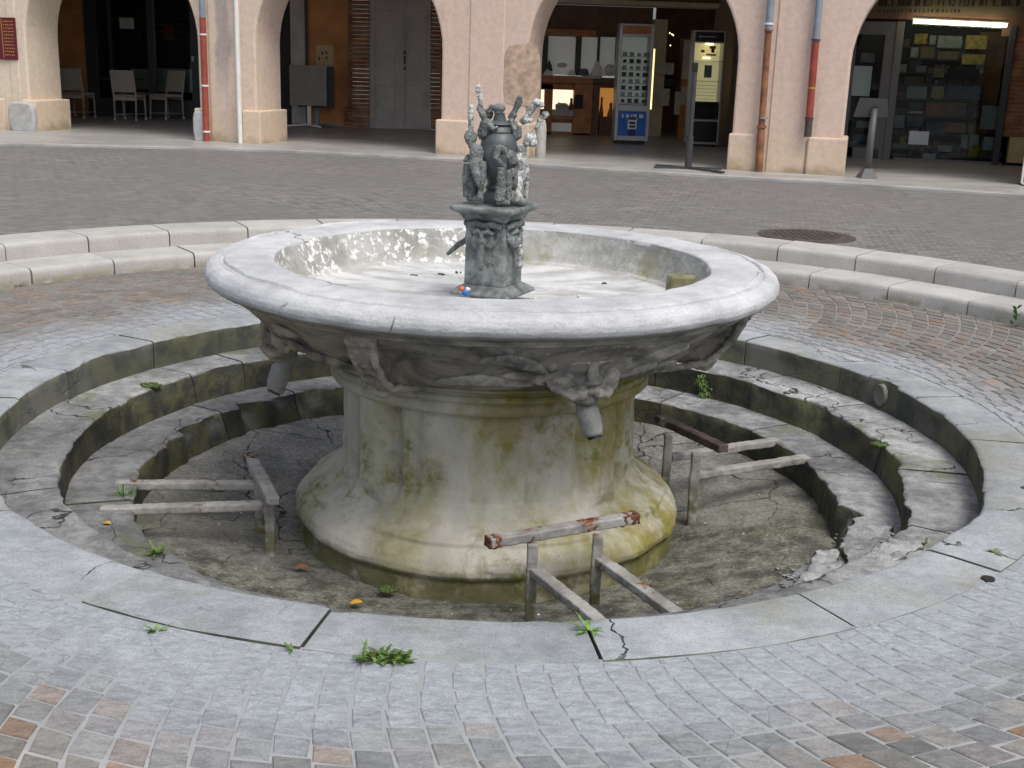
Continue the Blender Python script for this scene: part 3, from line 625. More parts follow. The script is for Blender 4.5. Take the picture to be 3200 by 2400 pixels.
def leaf_relief(deg, s, a0, a1, z0, z1, w, lift=.03):
    b = MB(); n = 9; vs = []; fs = []
    for k in range(n+1):
        f = k/n; a = deg+s*(a0+(a1-a0)*f); zc = z0+(z1-z0)*f+.03*math.sin(PI*f); hw = w*math.sin(PI*(.06+.90*f))**.7
        for g in (-1, -.5, 0, .5, 1):
            z = zc+hw*g; o = lift*(1-abs(g)**1.5)*math.sin(PI*(.1+.8*f))
            vs.append(pol(rb(z)+.012+o, a, z-o*.4))
        for g in (1, -1): z = zc+hw*g; vs.append(pol(rb(z)-.03, a, z))
    K = 7
    for k in range(n):
        for m_ in range(K): fs.append((k*K+m_, (k+1)*K+m_, (k+1)*K+(m_+1) % K, k*K+(m_+1) % K))
    fs += [tuple(range(K)), tuple(reversed(range(n*K, n*K+K)))]
    return b.add(vs, fs)
for a in (-68, 22, 112, 202):
    mk = mask(a).organic('mask', M['bowl'], fo, .0075, 2, .016, .035)
    for s_ in (-1, 1):
        for a0, a1, z0, z1, w_ in ((9, 24, .43, .505, .038), (11, 36, .36, .36, .034), (8, 20, .36, .42, .03)):
            leaf_relief(a, s_, a0, a1, z0, z1, w_).organic('carved_leaf', M['bowl'], fo, .008, 1, .014, .04)
    s = MB(); s.tube([pol(.93, a, .33), pol(.965, a+.8, .30), pol(.99, a+1.2, .265), pol(1.01, a+1.6, .22), pol(1.025, a+2, .175), pol(1.028, a+2, .168)], [.03, .034, .047, .045, .038, .030], n=16)
    s.organic('spout', M['lime'], mk, .007, 2, .012, .04)
    s = MB(); s.tube([pol(1.0275, a+2, .173), pol(1.034, a+2.1, .160)], [.03, .029], n=14); s.build('spout_mouth', M['black'], mk)

# ------------------------------------------------------------------ bronze column with urn and small figures
bc = thing('bronze_column', (0, 0, .51), 'grey bronze column with lion masks, topped by an urn and seated piping figures, standing in the basin', 'sculpture')
BA = rad(-25.6)
Bm = Matrix.Rotation(BA, 3, 'Z')
def sq(prof, name, mat, bev=.004):
    b = MB(); vs = []; fs = []
    for h, z in prof:
        for sx, sy in ((-1, -1), (1, -1), (1, 1), (-1, 1)): vs.append(Bm @ Vector((sx*h, sy*h, z)))
    K = len(prof)
    for i in range(K-1):
        for j in range(4): fs.append((i*4+j, i*4+(j+1) % 4, (i+1)*4+(j+1) % 4, (i+1)*4+j))
    fs += [(3, 2, 1, 0), tuple(range(4*K-4, 4*K))]
    b.add(vs, fs); return b.build(name, mat, bc, bevel=bev)
fb_ = MB(); fb_.lathe([(.10, .50), (.105, .52), (.10, .545), (.085, .56)], 20); fb_.build('foot', M['shaft'], bc, smooth=True, sharp=40)
sq([(.145, .555), (.15, .562), (.148, .570), (.118, .592), (.102, .602)], 'base_moulding', M['bronze'])
sq([(.100, .602), (.0985, .70), (.097, .86), (.092, .875), (.096, .888)], 'shaft', M['bronze'])
cp = sq([(.094, .888), (.108, .90), (.118, .922), (.140, .934), (.152, .940), (.155, .953), (.150, .962), (.120, .966)], 'capital', M['bronze'])
for k in range(4):
    a = BA-PI/2+k*PI/2; d = Vector((math.cos(a), math.sin(a), 0)); t = Vector((-d.y, d.x, 0)); q = lambda x, y, z: d*x+t*y+Vector((0, 0, z)); Mk = Matrix((d, t, Vector((0, 0, 1)))).transposed()
    b = MB(); e = lambda x, y, z, r: b.ell(q(x, y, z), r, Mk, n=10)
    e(.10, 0, .83, (.028, .055, .058)); e(.12, 0, .805, (.024, .03, .024)); e(.128, 0, .828, (.012, .012, .026)); e(.115, 0, .782, (.018, .024, .016)); b.tube([q(.105, -.085, .872), q(.115, -.04, .885), q(.118, 0, .878), q(.115, .04, .885), q(.105, .085, .872)], [.012, .016, .015, .016, .012], n=8)
    for s in (-1, 1):
        b.tube([q(.128, s*.006, .846), q(.126, s*.026, .856), q(.112, s*.048, .842)], [.007, .010, .007], n=8); e(.108, s*.040, .805, (.02, .022, .028)); b.tube([q(.12, s*.01, .79), q(.116, s*.035, .785), q(.104, s*.062, .81), q(.102, s*.075, .85)], [.010, .012, .011, .006], n=8)
    mk = b.organic('lion_mask', M['bronze'], bc, .0042, 2, .008, .018)
    s = MB()
    if k == 3: s.tube([q(.12, 0, .80), q(.19, 0, .755), q(.24, 0, .71)], [.016, .013, .010], n=10)
    else: s.tube([q(.126, 0, .79), q(.136, 0, .74), q(.134, 0, .69), q(.128, 0, .672)], [.016, .015, .014, .007], n=10)
    s.organic('spout_pipe', M['crust' if k == 1 else 'bronze'], mk, .004, 1, .006, .02)
ZT = .966
def S(x, y, dy=0.): return at_y(1440+x/4.147, 260+y/4.147, dy)
b = MB(); c = S(490, 900, 0); ux, uy = c.x, 0.
zz = lambda y: S(490, y, 0).z
b.lathe([(.062, ZT-.004), (.066, zz(1440)), (.05, zz(1390)), (.058, zz(1350)), (.046, zz(1310)), (.05, zz(1250)), (.07, zz(1180)), (.084, zz(1080)), (.089, zz(960)), (.088, zz(880)), (.08, zz(760)), (.066, zz(660)), (.056, zz(640)), (.06, zz(628)), (.052, zz(560)), (.046, zz(550)), (.058, zz(530)), (.05, zz(505)), (.03, zz(480)), (.022, zz(400)), (.024, zz(385))], 40, (ux, uy, 0))
urn = b.build('urn', plain('dark_bronze', (.085, .098, .10), .5, .5, .3, var=.35, scale=16, bump=.3), bc, smooth=True, sharp=50)
b = MB(); b.ell(S(500, 320), (.030, .026, .020), n=16); b.ell(S(490, 370), (.022, .022, .018)); b.tube([S(440, 320), S(385, 300), S(365, 315)], [.014, .009, .006], n=8); b.tube([S(400, 345), S(375, 365), S(350, 380)], [.007, .008, .005], n=8)
b.tube([S(380, 330), S(375, 280)], [.006, .004], n=6)
b.organic('bird_head_lid', M['bronze'], urn, .0035, 1, .004, .015)
b = MB(); b.ell(S(340, 540, -.03), (.035, .03, .028)); b.tube([S(320, 560, -.03), S(290, 640, -.02), S(275, 700, 0)], [.026, .028, .02]); b.tube([S(380, 545, -.05), S(430, 590, -.06), S(475, 560, -.06)], [.016, .01, .007])
b.tube([S(330, 490, -.03), S(280, 400, -.02), S(245, 325, 0), S(255, 270, 0)], [.013, .016, .014, .009]); b.ell(S(270, 360, 0), (.016, .012, .02))
b.ell(S(360, 400, .02), (.02, .02, .026)); b.tube([S(360, 400, .02), S(395, 360, .02)], [.012, .006])
b.organic('piper_bust', M['bronze'], bc, .003, 1, .010, .012)
def pole(pts, rs, dy, name='pipe_staff', mat='crust', rings=()):
    b = MB(); P3 = [S(x, y, dy) for x, y in pts]; b.tube(P3, rs, n=10)
    for x, y, r in rings: b.ell(S(x, y, dy), (r, r, r*.8), n=10)
    return b.organic(name, M[mat], bc, .0024, 0, .007, .008)
pole([(130, 620), (130, 430), (132, 300), (136, 275)], [.013, .0125, .012, .007], -.02, rings=((130, 430, .014), (130, 370, .0145), (134, 305, .0125), (130, 550, .0135)))
pole([(255, 300), (255, 220), (240, 160), (230, 60), (228, 25)], [.009, .010, .012, .012, .007], .0, rings=((235, 155, .014), (231, 100, .0145), (228, 45, .013)))
pole([(650, 470), (700, 360), (745, 260), (762, 185)], [.018, .012, .017, .013], .02, mat='bronze', rings=((680, 410, .019), (765, 185, .014), (760, 240, .016)))
pole([(780, 520), (860, 420), (930, 330), (990, 250)], [.014, .012, .015, .016], .03, rings=((830, 480, .022), (890, 480, .018), (985, 250, .022), (940, 300, .015), (1040, 280, .016)))
pole([(900, 700), (960, 610), (1020, 510), (1050, 450), (1110, 410)], [.012, .008, .012, .012, .013], .04, rings=((1030, 480, .016), (1095, 405, .018)))
b = MB(); [b.ell(S(x, y, -.02), r, n=10) for x, y, r in ((880, 720, .024), (930, 770, .022), (850, 770, .018), (950, 700, .013), (790, 850, .022), (780, 940, .026), (830, 800, .014), (830, 870, .012))]
b.organic('knotted_cluster', M['crust'], bc, .0035, 1, .008, .012)
b = MB(); b.tube([S(640, 470, .0), S(690, 600, 0), S(695, 690, 0), S(690, 770, 0)], [.028, .034, .022, .006], n=12, flat=.5); b.ell(S(660, 560, 0), (.03, .02, .03)); b.tube([S(740, 560, .02), S(740, 680, .01), S(700, 760, .0)], [.018, .018, .006])
b.organic('leaf_wing', M['bronze'], bc, .004, 1, .01, .02)
# left seated figure: flask-shaped pipe bag for a head, torso, robe, two legs and feet
b = MB(); b.ell(S(128, 700, -.04), (.030, .028, .034)); b.tube([S(128, 740, -.04), S(150, 830, -.05)], [.024, .014])
b.ell(S(205, 930, -.05), (.034, .032, .050)); b.ell(S(200, 1030, -.06), (.034, .036, .03)); b.ell(S(190, 860, -.05), (.026, .026, .024))
b.tube([S(175, 1040, -.08), S(205, 1190, -.12), S(228, 1340, -.12)], [.024, .020, .008]); b.tube([S(265, 1040, -.06), S(270, 1200, -.10), S(258, 1390, -.11), S(250, 1470, -.115)], [.026, .021, .012, .014]); b.ell(S(243, 1475, -.125), (.014, .02, .010))
b.tube([S(120, 1060, -.02), S(110, 1250, -.04), S(90, 1470, -.05)], [.03, .034, .022]); b.tube([S(160, 1100, -.03), S(160, 1300, -.05), S(150, 1475, -.06)], [.026, .03, .02]); b.tube([S(100, 950, -.02), S(70, 990, -.04), S(50, 1010, -.05)], [.014, .012, .008])
b.organic('seated_figure', M['bronze'], bc, .003, 1, .009, .012)
# right seated figure with bent arm and long robe
b = MB(); b.ell(S(600, 870, -.06), (.016, .016, .014)); b.tube([S(590, 900, -.05), S(520, 860, -.08), S(470, 850, -.10), S(455, 980, -.125), S(510, 1040, -.13), S(575, 1090, -.13)], [.022, .022, .020, .017, .015, .011])
b.tube([S(580, 890, -.05), S(650, 960, -.06), S(690, 1040, -.06)], [.024, .030, .026]); b.tube([S(530, 1090, -.13), S(525, 1300, -.13), S(505, 1520, -.13)], [.020, .022, .026]); b.tube([S(610, 1130, -.10), S(620, 1290, -.12), S(612, 1450, -.12), S(640, 1530, -.13)], [.014, .018, .013, .010])
b.tube([S(690, 1120, -.08), S(665, 1220, -.10)], [.016, .008]); b.ell(S(690, 1310, -.08), (.022, .02, .028)); b.tube([S(700, 1160, -.08), S(700, 1290, -.08)], [.012, .02])
b.organic('seated_figure', M['bronze'], bc, .003, 1, .009, .012)
b = MB(); [b.ell(S(x, y, -.03), r, n=10) for x, y, r in ((760, 1010, .034), (790, 1080, .032), (740, 1080, .026), (820, 1130, .024), (780, 1170, .032), (700, 1040, .02))]
b.tube([S(760, 1190, -.05), S(755, 1320, -.08), S(735, 1400, -.085), S(745, 1500, -.085)], [.022, .018, .013, .02]); b.ell(S(750, 1490, -.09), (.02, .02, .022)); b.tube([S(840, 1180, -.02), S(860, 1230, -.03), S(848, 1380, -.03), S(838, 1540, -.03)], [.014, .012, .010, .011])
b.tube([S(830, 1160, -.04), S(800, 1260, -.06), S(790, 1330, -.06)], [.012, .012, .008])
b.organic('seated_figure', M['crust'], bc, .0038, 1, .010, .014)
b = MB(); b.tube([S(640, 1520, -.10), S(760, 1530, -.08), S(850, 1540, -.05)], [.018, .02, .016], n=8); b.tube([S(80, 1490, -.05), S(260, 1490, -.10)], [.012, .014], n=8); b.tube([S(460, 1540, -.13), S(640, 1550, -.13)], [.014, .014], n=8)
b.organic('figure_ledge', M['bronze'], bc, .005, 1, .008, .02)

# small crumpled thing by the column foot
wl = at_y(1451, 913, -.24); wr = thing('crumpled_wrapper', wl, 'tiny crumpled orange, white and blue wrapper in the basin beside the bronze column', 'litter')
b = MB(); b.ell(wl+Vector((.006, 0, .0)), (.018, .014, .018)); b.ell((wl.x+.008, wl.y, .53), (.014, .012, .03)); b.organic('blue_part', M['wrapb'], wr, .004, 1, .01, .02)
b = MB(); b.ell(wl+Vector((-.010, 0, .016)), (.014, .012, .013)); b.organic('orange_part', M['wrapo'], wr, .004, 1, .01, .02)
b = MB(); b.ell(wl+Vector((.014, -.002, .014)), (.012, .01, .010)); b.organic('white_part', M['white'], wr, .004, 1, .01, .02)

# ------------------------------------------------------------------ three iron jug rests in the pit
def bar(b, p, q, w, h, roll=0):
    p, q = Vector(p), Vector(q); t = (q-p).normalized(); x = t.cross(Vector((0, 0, 1))).normalized() if abs(t.z) < .95 else Vector((1, 0, 0)); y = x.cross(t)
    N = 6; vs = []
    for i in range(N+1):
        c = p.lerp(q, i/N) + Vector((nz(p+q*i, 3), nz(q+p*i, 3), nz(p*i, 2)))*.0025
        for sx, sy in ((-1, -1), (1, -1), (1, 1), (-1, 1)): vs.append(c + x*sx*w/2 + y*sy*h/2)
    fs = [(i*4+j, i*4+(j+1) % 4, i*4+4+(j+1) % 4, i*4+4+j) for i in range(N) for j in range(4)] + [(3, 2, 1, 0), (N*4, N*4+1, N*4+2, N*4+3)]
    b.add(vs, fs)
def jug_rest(label, posts, zt, bars, cross, matc, zb=-.332, ends=()):
    c = (posts[0][0]+posts[1][0])/2, (posts[0][1]+posts[1][1])/2
    root = thing('jug_rest', (*c, zfloor(*c)), label, 'iron rest', 'iron jug rests in the pit')
    for x, y in posts: b = MB(); bar(b, (x, y, zfloor(x, y)-.02), (x, y, zt-.022), .042, .040); b.organic('post', M['rust'], root, .005, 1, .007, .03)
    for p, q in bars: b = MB(); bar(b, (*p, zb), (*q, zb+.003), .054, .036); b.organic('rail', M['rust'], root, .005, 1, .007, .03)
    b = MB(); bar(b, (*cross[0], zt), (*cross[1], zt), .056, .04); cbar = b.organic('crossbar', matc, root, .005, 1, .007, .03)
    for k in ends:
        p, q = Vector((*cross[k], zt)), Vector((*cross[1-k], zt)); d = (q-p).normalized(); b = MB(); bar(b, p-d*.006, p+d*(.045+.04*k), .057, .041); b.organic('rusty_end', M['rusty'], cbar, .004, 1, .014, .02)
jug_rest('iron jug rest with pale crossbar at the front of the pit, under the spout', [(.185, -1.123), (.448, -1.006)], -.195, [((.186, -1.10), (.46, -1.66)), ((.45, -.985), (.735, -1.56))], [(.012, -1.172), (.612, -.873)], M['rust'], ends=(0, 1))
jug_rest('flaking grey jug rest with two parallel rails on the left of the pit', [(-.95, -.54), (-1.045, -.28)], -.265, [((-.96, -.50), (-1.66, -.62)), ((-1.03, -.25), (-1.70, -.30))], [(-.915, -.63), (-1.135, -.045)], M['rust'], ends=(1,))
jug_rest('iron jug rest with dark brown rusty crossbar on the right of the pit', [(1.006, .019), (.912, .302)], -.185, [((1.01, .05), (1.64, .345)), ((.93, .31), (1.55, .62))], [(.885, .51), (1.14, .022)], M['rustd'])

# ------------------------------------------------------------------ weeds, leaves, grit
def leaf(b, p, d, L, w, up=.6, droop=.8, n=6, serr=0.):
    p = Vector(p); d = Vector(d).normalized(); s = d.cross(Vector((0, 0, 1))).normalized(); vs = []; fs = []
    for i in range(n+1):
        f = i/n; z = L*(up*f-droop*f*f); c = p+d*L*f*(1-.15*f)+Vector((0, 0, z)); ww = w*(math.sin(PI*min(1, .12+.88*f))**.8)*(1 if not serr or i % 2 else 1-serr)
        vs += [c-s*ww, c+Vector((0, 0, -.15*ww)), c+s*ww]
    for i in range(n): fs += [(i*3, i*3+1, i*3+4, i*3+3), (i*3+1, i*3+2, i*3+5, i*3+4)]
    b.add(vs, fs)
def weed(name, loc, n, L, w, label, mat='leaf', up=.6, droop=.7, serr=.5, spread=(0, 2*PI), kind='weed', lift=.0):
    b = MB(); loc = Vector(loc)
    for i in range(n):
        a = R_.uniform(*spread); l = L*R_.uniform(.5, 1.1); st = loc+Vector((math.cos(a), math.sin(a), 0))*l*R_.uniform(0, .3)
        leaf(b, st+Vector((0, 0, R_.uniform(0, lift))), (math.cos(a), math.sin(a), 0), l, w*R_.uniform(.6, 1.2), up*R_.uniform(.4, 1.3), droop*R_.uniform(.6, 1.2), 8, serr)
    return tag(b.build(name, M[mat], smooth=True), label, kind)
for px, py in ((-.055, 0), (0, 0), (.05, .004)): pass
wp = P(832, 1428, .004); b = MB()
for i in range(90):
    cx = R_.uniform(-.066, .066); st = wp+Vector((cx, R_.uniform(-.012, .02), 0)); a = R_.uniform(0, 2*PI)
    leaf(b, st, (math.cos(a)*1.3+cx*5, math.sin(a)*.7, 0), R_.uniform(.022, .044), R_.uniform(.006, .011), R_.uniform(.7, 1.6), R_.uniform(.5, 1.0), 8, .55)
tag(b.build('weed_rosette', M['leaf'], smooth=True), 'flat curly green weed growing in the joint between the slabs and the front setts', 'weed')
weed('weed_sprout', P(1272, 1362, .0), 9, .065, .009, 'small bright green sprout in the open joint below the front jug rest', 'leaf2', 1.0, .6)
weed('weed_sprout', P(338, 1362, .004), 9, .04, .006, 'tiny pale green sprout at the slab edge, left front', 'leaf2', .8, .6)
weed('weed_sprout', P(630, 1404, .004), 10, .03, .006, 'tiny weed at the foot of a slab joint, left of the curly weed', 'leaf', .9, .6)
weed('weed_tuft', P(336, 1198, ZC+.005), 26, .055, .006, 'dark green weed tuft on the lowest step at the left front of the pit', 'leaf', 1.2, .7)
weed('grass_tuft', P(268, 1078, ZC-.02), 70, .07, .0022, 'fine bright grass tuft on the lowest step beside the left jug rest', 'leaf2', 1.6, .9, 0)
hg = P(1516, 860, ZC); b = MB()
for i in range(130):
    zz2 = R_.random(); st = hg+Vector((R_.gauss(0, .016)*(1.3-zz2*.6)+.012*math.sin(zz2*5), .02*zz2+R_.uniform(-.01, .01), .005+zz2*.135)); a = R_.uniform(-PI, 0)
    leaf(b, st, (math.cos(a), math.sin(a), 0), R_.uniform(.012, .026), R_.uniform(.003, .006), R_.uniform(0, .8), R_.uniform(.8, 1.8), 5, .4)
tag(b.build('hanging_weed', M['leaf'], smooth=True), 'bright green leafy weed climbing the middle step riser on the right of the pedestal', 'weed')
kp = P(2190, 706, ZM); b = MB()
for i in range(9): leaf(b, kp+Vector((R_.uniform(-.012, .012), 0, .015*i)), (R_.uniform(-1, 1), -.5, 0), R_.uniform(.04, .07), .012, 1.1, .5, 6)
tag(b.build('kerb_weed', M['leaf2'], smooth=True), 'upright green weed at the foot of the lower kerb step, right edge', 'weed')
weed('kerb_weed', P(40, 617, ZM), 22, .05, .007, 'small mossy weed at the foot of the lower kerb step, left edge', 'leaf', .9, .6)
weed('kerb_weed', P(385, 577, ZM), 18, .04, .007, 'low weed at the foot of the lower kerb step, left of the basin', 'leaf', .7, .6)
weed('step_weed', P(1710, 905, ZC+.003), 26, .04, .006, 'weed patch on the lowest step tread, right of the pedestal', 'moss', .5, .5)
weed('step_weed', P(2150, 1195, .003), 12, .03, .005, 'little weed in a slab crack of the outermost ring, right front', 'leaf', .6, .5)
def moss_patch(u, v, z, r, label):
    c = P(u, v, z); b = MB()
    for i in range(70):
        a = R_.uniform(0, 2*PI); q = r*math.sqrt(R_.random()); b.ell(c+Vector((math.cos(a)*q, math.sin(a)*q*.7, R_.uniform(-.004, .003))), (R_.uniform(.006, .014), R_.uniform(.006, .014), R_.uniform(.004, .010)), n=6)
    tag(b.build('moss_cushion', M['moss'], smooth=True), label, 'moss')
moss_patch(325, 832, ZB+.003, .055, 'moss cushion on the middle step, left back of the pit')
moss_patch(1900, 960, ZB+.003, .04, 'small moss cushion on the middle step beside the right hand riser')
moss_patch(840, 1272, -.54, .04, 'pale green moss lump on the pit floor in front of the pedestal')
def fallen(name, loc, mat, L, label, rz):
    b = MB(); d = Vector((math.cos(rz), math.sin(rz), 0)); leaf(b, loc, d, L, L*.32, .5, .5, 6); return tag(b.build(name, M[mat], smooth=True), label, 'leaf')
fallen('fallen_leaf', P(757, 1303, -.52), 'yleaf', .06, 'yellow fallen leaf on the pit floor in front of the pedestal', .2)
fallen('fallen_leaf', P(222, 1129, ZC+.005), 'yleaf', .045, 'small orange fallen leaf on the lowest step at the left', -.3)
fallen('fallen_leaf', P(638, 1227, -.53), 'rleaf', .07, 'reddish brown fallen leaf on the pit floor, left of the pedestal', .3)
gb = MB()
for i in range(120):
    a = R_.uniform(0, 2*PI); r = R_.uniform(.95, 1.6); x, y = r*math.cos(a), r*math.sin(a); s = R_.uniform(.0015, .003) if R_.random() < .8 else R_.uniform(.003, .007)
    gb.ell((x, y, zfloor(x, y)+s*.4), (s*R_.uniform(.8, 1.8), s, s*.7), n=6)
for u, v, z in ((405, 578, ZM), (1155, 645, .525), (1250, 640, .525), (2050, 650, ZM)):
    gb.ell(P(u, v, z), (.010, .009, .007), n=6)
gb = gb.build('grit', M['grit'], smooth=True); gb['kind'] = 'stuff'
cb_ = MB()
for i in range(90):
    c = at_z(R_.uniform(2440, 2800), R_.uniform(1640, 1830), -.3); x, y = c.x, c.y
    r = math.hypot(x, y); z = zfloor(x, y) if r < RC else (ZC if r < RB else ZB)
    if r > RA-.03: continue
    s = R_.uniform(.004, .012)*(1.6 if i % 9 == 0 else 1); cb_.ell((x, y, z+s*.3), (s*R_.uniform(.8, 1.6), s*R_.uniform(.7, 1.2), s*.7), Matrix.Rotation(R_.uniform(0, 3), 3, 'Z'), n=6)
cb_ = cb_.build('stone_crumbs', M['inner']); cb_['kind'] = 'stuff'
db = MB()
for u, v in ((955, 592), (990, 588), (1310, 612), (897, 594)):
    c = P(u, v, .528)
    for k in range(3): db.ell(c+Vector((R_.uniform(-.02, .02), R_.uniform(-.012, .012), 0)), (R_.uniform(.005, .014), R_.uniform(.004, .01), .005), n=6)
db = db.build('leaf_litter', M['iron'], smooth=True); db['kind'] = 'stuff'
# oval plaque on the outer riser, hole in the paving, manhole cover
pa = at_z(2733, 1236, -.075); pang = math.atan2(pa.y, pa.x); b = MB(); Mo = Matrix.Rotation(pang, 3, 'Z') @ Matrix.Rotation(PI/2, 3, 'Y')
b.lathe([(.062, -.012), (.062, .004), (.056, .010), (.05, .007), (.02, .006), (.001, .006)], 28, (0, 0, 0)); b.v = [Mo @ Vector((p.x, p.y*.75, -p.z)) + Vector((2.206*math.cos(pang), 2.206*math.sin(pang), -.075)) for p in b.v]
tag(b.build('oval_plaque', plain('mossy_plaque_stone', (.15, .15, .13), .85, var=.25, scale=30, bump=.3), smooth=True, sharp=30), 'oval stone plaque set in the riser of the outermost pit step, right', 'plaque')
b = MB(); c = P(2135, 1252, .0); b.prism([c+Vector((math.cos(i*.7)*.022*(1+.3*math.sin(i*2.3)), math.sin(i*.7)*.026, -.004)) for i in range(9)], (0, 0, .0085)); tag(b.build('hole_patch', M['black']), 'small black painted hole in the joint of slab and setts, right front', 'hole')  # flat black patch standing in for the dark hole in the paving
mh = P(1742, 509, ZR); root = thing('manhole_cover', (mh.x, mh.y, ZR-.004), 'round rusty brown manhole cover in the road behind the kerb steps', 'manhole cover')
b = MB(); b.lathe([(.40, -.02), (.40, .006), (.345, .008), (.34, .004), (.33, .004)], 48, root.location, close=False); b.build('frame_ring', M['iron'], root, smooth=True, sharp=30)
b = MB(); b.lathe([(.335, -.02), (.335, .007), (.30, .010), (.02, .011)], 48, root.location)
for i in range(-5, 6):
    for j in range(-5, 6):
        if i*i+j*j < 28: b.box(root.location+Vector((i*.052, j*.052, .012)), (.03, .03, .006))
b.build('cover', M['iron'], root)

# ------------------------------------------------------------------ the arcaded building
ar = thing('arcade_building', FA.pt(5, -.4, ZP), 'pink plastered arcade with round arches on broad piers behind the plaza', 'building')
ZT_, SPR = 8.5, 1.68
bays = [(-.10, 2.80), (3.72, 6.53), (7.745, 10.525), (11.92, 14.75)]
pts = [(-6.5, ZP-.05), (-6.5, ZT_), (17.5, ZT_), (17.5, ZP-.05)]
for s0, s1 in reversed(bays):
    c, r = (s0+s1)/2, (s1-s0)/2
    pts.append((s1, ZP-.05)); pts.append((s1, SPR))
    for k in range(1, 28): w = PI*k/28; pts.append((c+r*math.cos(w), SPR+r*math.sin(w)))
    pts += [(s0, SPR), (s0, ZP-.05)]
b = MB(); b.prism([FA.pt(s, -.05, z) for s, z in pts], -FA.n*.8); b.build('arch_wall', M['plaster'], ar, bevel=.03)
for a, b2 in ((-6.5, -.55), (-.22, .02), (2.735, 2.92), (3.50, 3.80), (6.47, 6.95), (7.40, 7.81), (10.49, 10.90), (11.49, 11.98), (14.69, 17.5)):
    b = MB(); b.fbox(FA, a, b2, ZP-.02, .765, -.875, 0 if b2-a < 1 else -.02); b.build('plinth', M['plaster'], ar, bevel=.02)
for a, b2 in ((-.40, -.25), (6.935, 7.41), (10.99, 11.47), (2.99, 3.49)):
    b = MB(); b.fbox(FA, a, b2, ZP-.02, ZT_-.02, -.06, -.035); b.build('pilaster_strip', M['plaster'], ar, bevel=.008)
# plaster repair patch
b = MB(); sp = FA.rect(1575, 135, 1688, 335, -.05); pp = []
for k in range(26):
    w = 2*PI*k/26; x = math.copysign(abs(math.cos(w))**.5, math.cos(w)); y = math.copysign(abs(math.sin(w))**.5, math.sin(w))
    pp.append(FA.pt((sp[0]+sp[1])/2+(sp[1]-sp[0])/2*x*(1+.06*nz((k, 1, 1), .9)), -.055, (sp[2]+sp[3])/2+(sp[3]-sp[2])/2*y*(1+.12*nz((k, 3, 1), .9))))
b.prism(pp, FA.n*.012); o = b.build('plaster_patch', plain('brown_render', (.50, .365, .28), .95, .1, var=.3, scale=10, bump=.5), ar); o['label'] = 'brown rough render patch'
b = MB(); b.fbox(FA, -6.5, 17.5, 3.3, 3.5, -14, -.86); b.build('ceiling', M['ceil'], ar)
for sa in (-6.7, 17.4): b = MB(); b.fbox(FA, sa, sa+.22, ZP, 3.4, -10, -.06); b.build('side_wall', M['orange'], ar)

# guard stones and bollard
gs = MB(); g0 = FA.pt(-.40, .02, 0)
def guard(u0, v0, u1, v1, label, name='guard_stone', d=.07):
    a, b2, z0, z1 = FA.rect(u0, v0, u1, v1, .03); m_ = MB(); n = 18; pp = []
    for k in range(n+1):
        w = PI*k/n; pp.append((a+(b2-a)*(.5-.5*math.copysign(abs(math.cos(w))**.45, math.cos(w))), z0+(z1-z0)*(.35+.65*math.sin(w)**.5)))
    pp = [(a+(b2-a)*.12, ZP-.02)] + pp + [(b2-(b2-a)*.03, ZP-.02)]
    m_.prism([FA.pt(s, -.04, z) for s, z in pp], FA.n*(.04+d)); return tag(m_.build(name, M['stone'], bevel=.03, smooth=True, sharp=50), label, 'guard stone')
guard(30, 318, 110, 414, 'rounded grey guard stone at the foot of the leftmost pier')
bl = at_z(1688, 490, ZP); b = MB(); b.lathe([(.075, ZP-.01), (.075, ZP+.36), (.068, ZP+.45), (.05, ZP+.50), (.02, ZP+.515)], 24, (bl.x, bl.y, 0)); tag(b.build('bollard', M['stone'], smooth=True, sharp=50), 'short round white stone bollard beside the middle pier, behind the statue', 'bollard')
guard(603, 347, 640, 441, 'white mossy guard stone at the foot of the pier with the red and white pipes', d=.05)

# drain pipes
def pipe(label, segs, clips, d=.06):
    z0 = min(s[1] for s in segs[0][0]); root = thing('drain_pipe', FA.pt(segs[0][0][0][0], d, ZP), label, 'pipe', 'drain pipes on the facade')
    for pts_, r, mat, nm in segs:
        b = MB(); b.tube([FA.pt(s, d, z) for s, z in pts_], r, n=14); b.build(nm, M[mat], root, smooth=True, sharp=40)
    for s, z, r, mat in clips:
        b = MB(); b.tube([FA.pt(s, d, z-.012), FA.pt(s, d, z+.012)], r, n=14); b.build('clip', M[mat], root, smooth=True, sharp=40)
pipe('red lower and blue grey upper drain pipe on the pier beside the cafe', [([(2.96, ZP-.01), (2.962, 2.03)], .046, 'redpipe', 'lower_pipe'), ([(2.962, 2.03), (2.965, 6)], .042, 'zinc', 'upper_pipe')], [(2.962, 1.80, .052, 'white'), (2.962, 1.09, .052, 'white'), (2.96, .44, .052, 'white')])
pipe('slim white drain pipe on the same pier as the red pipe, beside the cafe', [([(3.50, ZP-.02), (3.495, 1.2), (3.485, 6)], .034, 'white', 'pipe')], [(3.49, 2.6, .04, 'white')], .05)
pipe('rusty brown zinc topped drain pipe on the pier right of the watch shop', [([(10.915, ZP-.01), (10.90, .85)], .05, 'rustpipe', 'lower_pipe'), ([(10.90, .85), (10.885, 2.05)], .043, 'rustpipe', 'middle_pipe'), ([(10.885, 2.05), (10.88, 6)], .047, 'zinc', 'upper_pipe')], [(10.902, .87, .064, 'rustpipe'), (10.887, 2.05, .056, 'rustpipe'), (10.883, 2.13, .056, 'white'), (10.91, .98, .058, 'zinc')], .05)
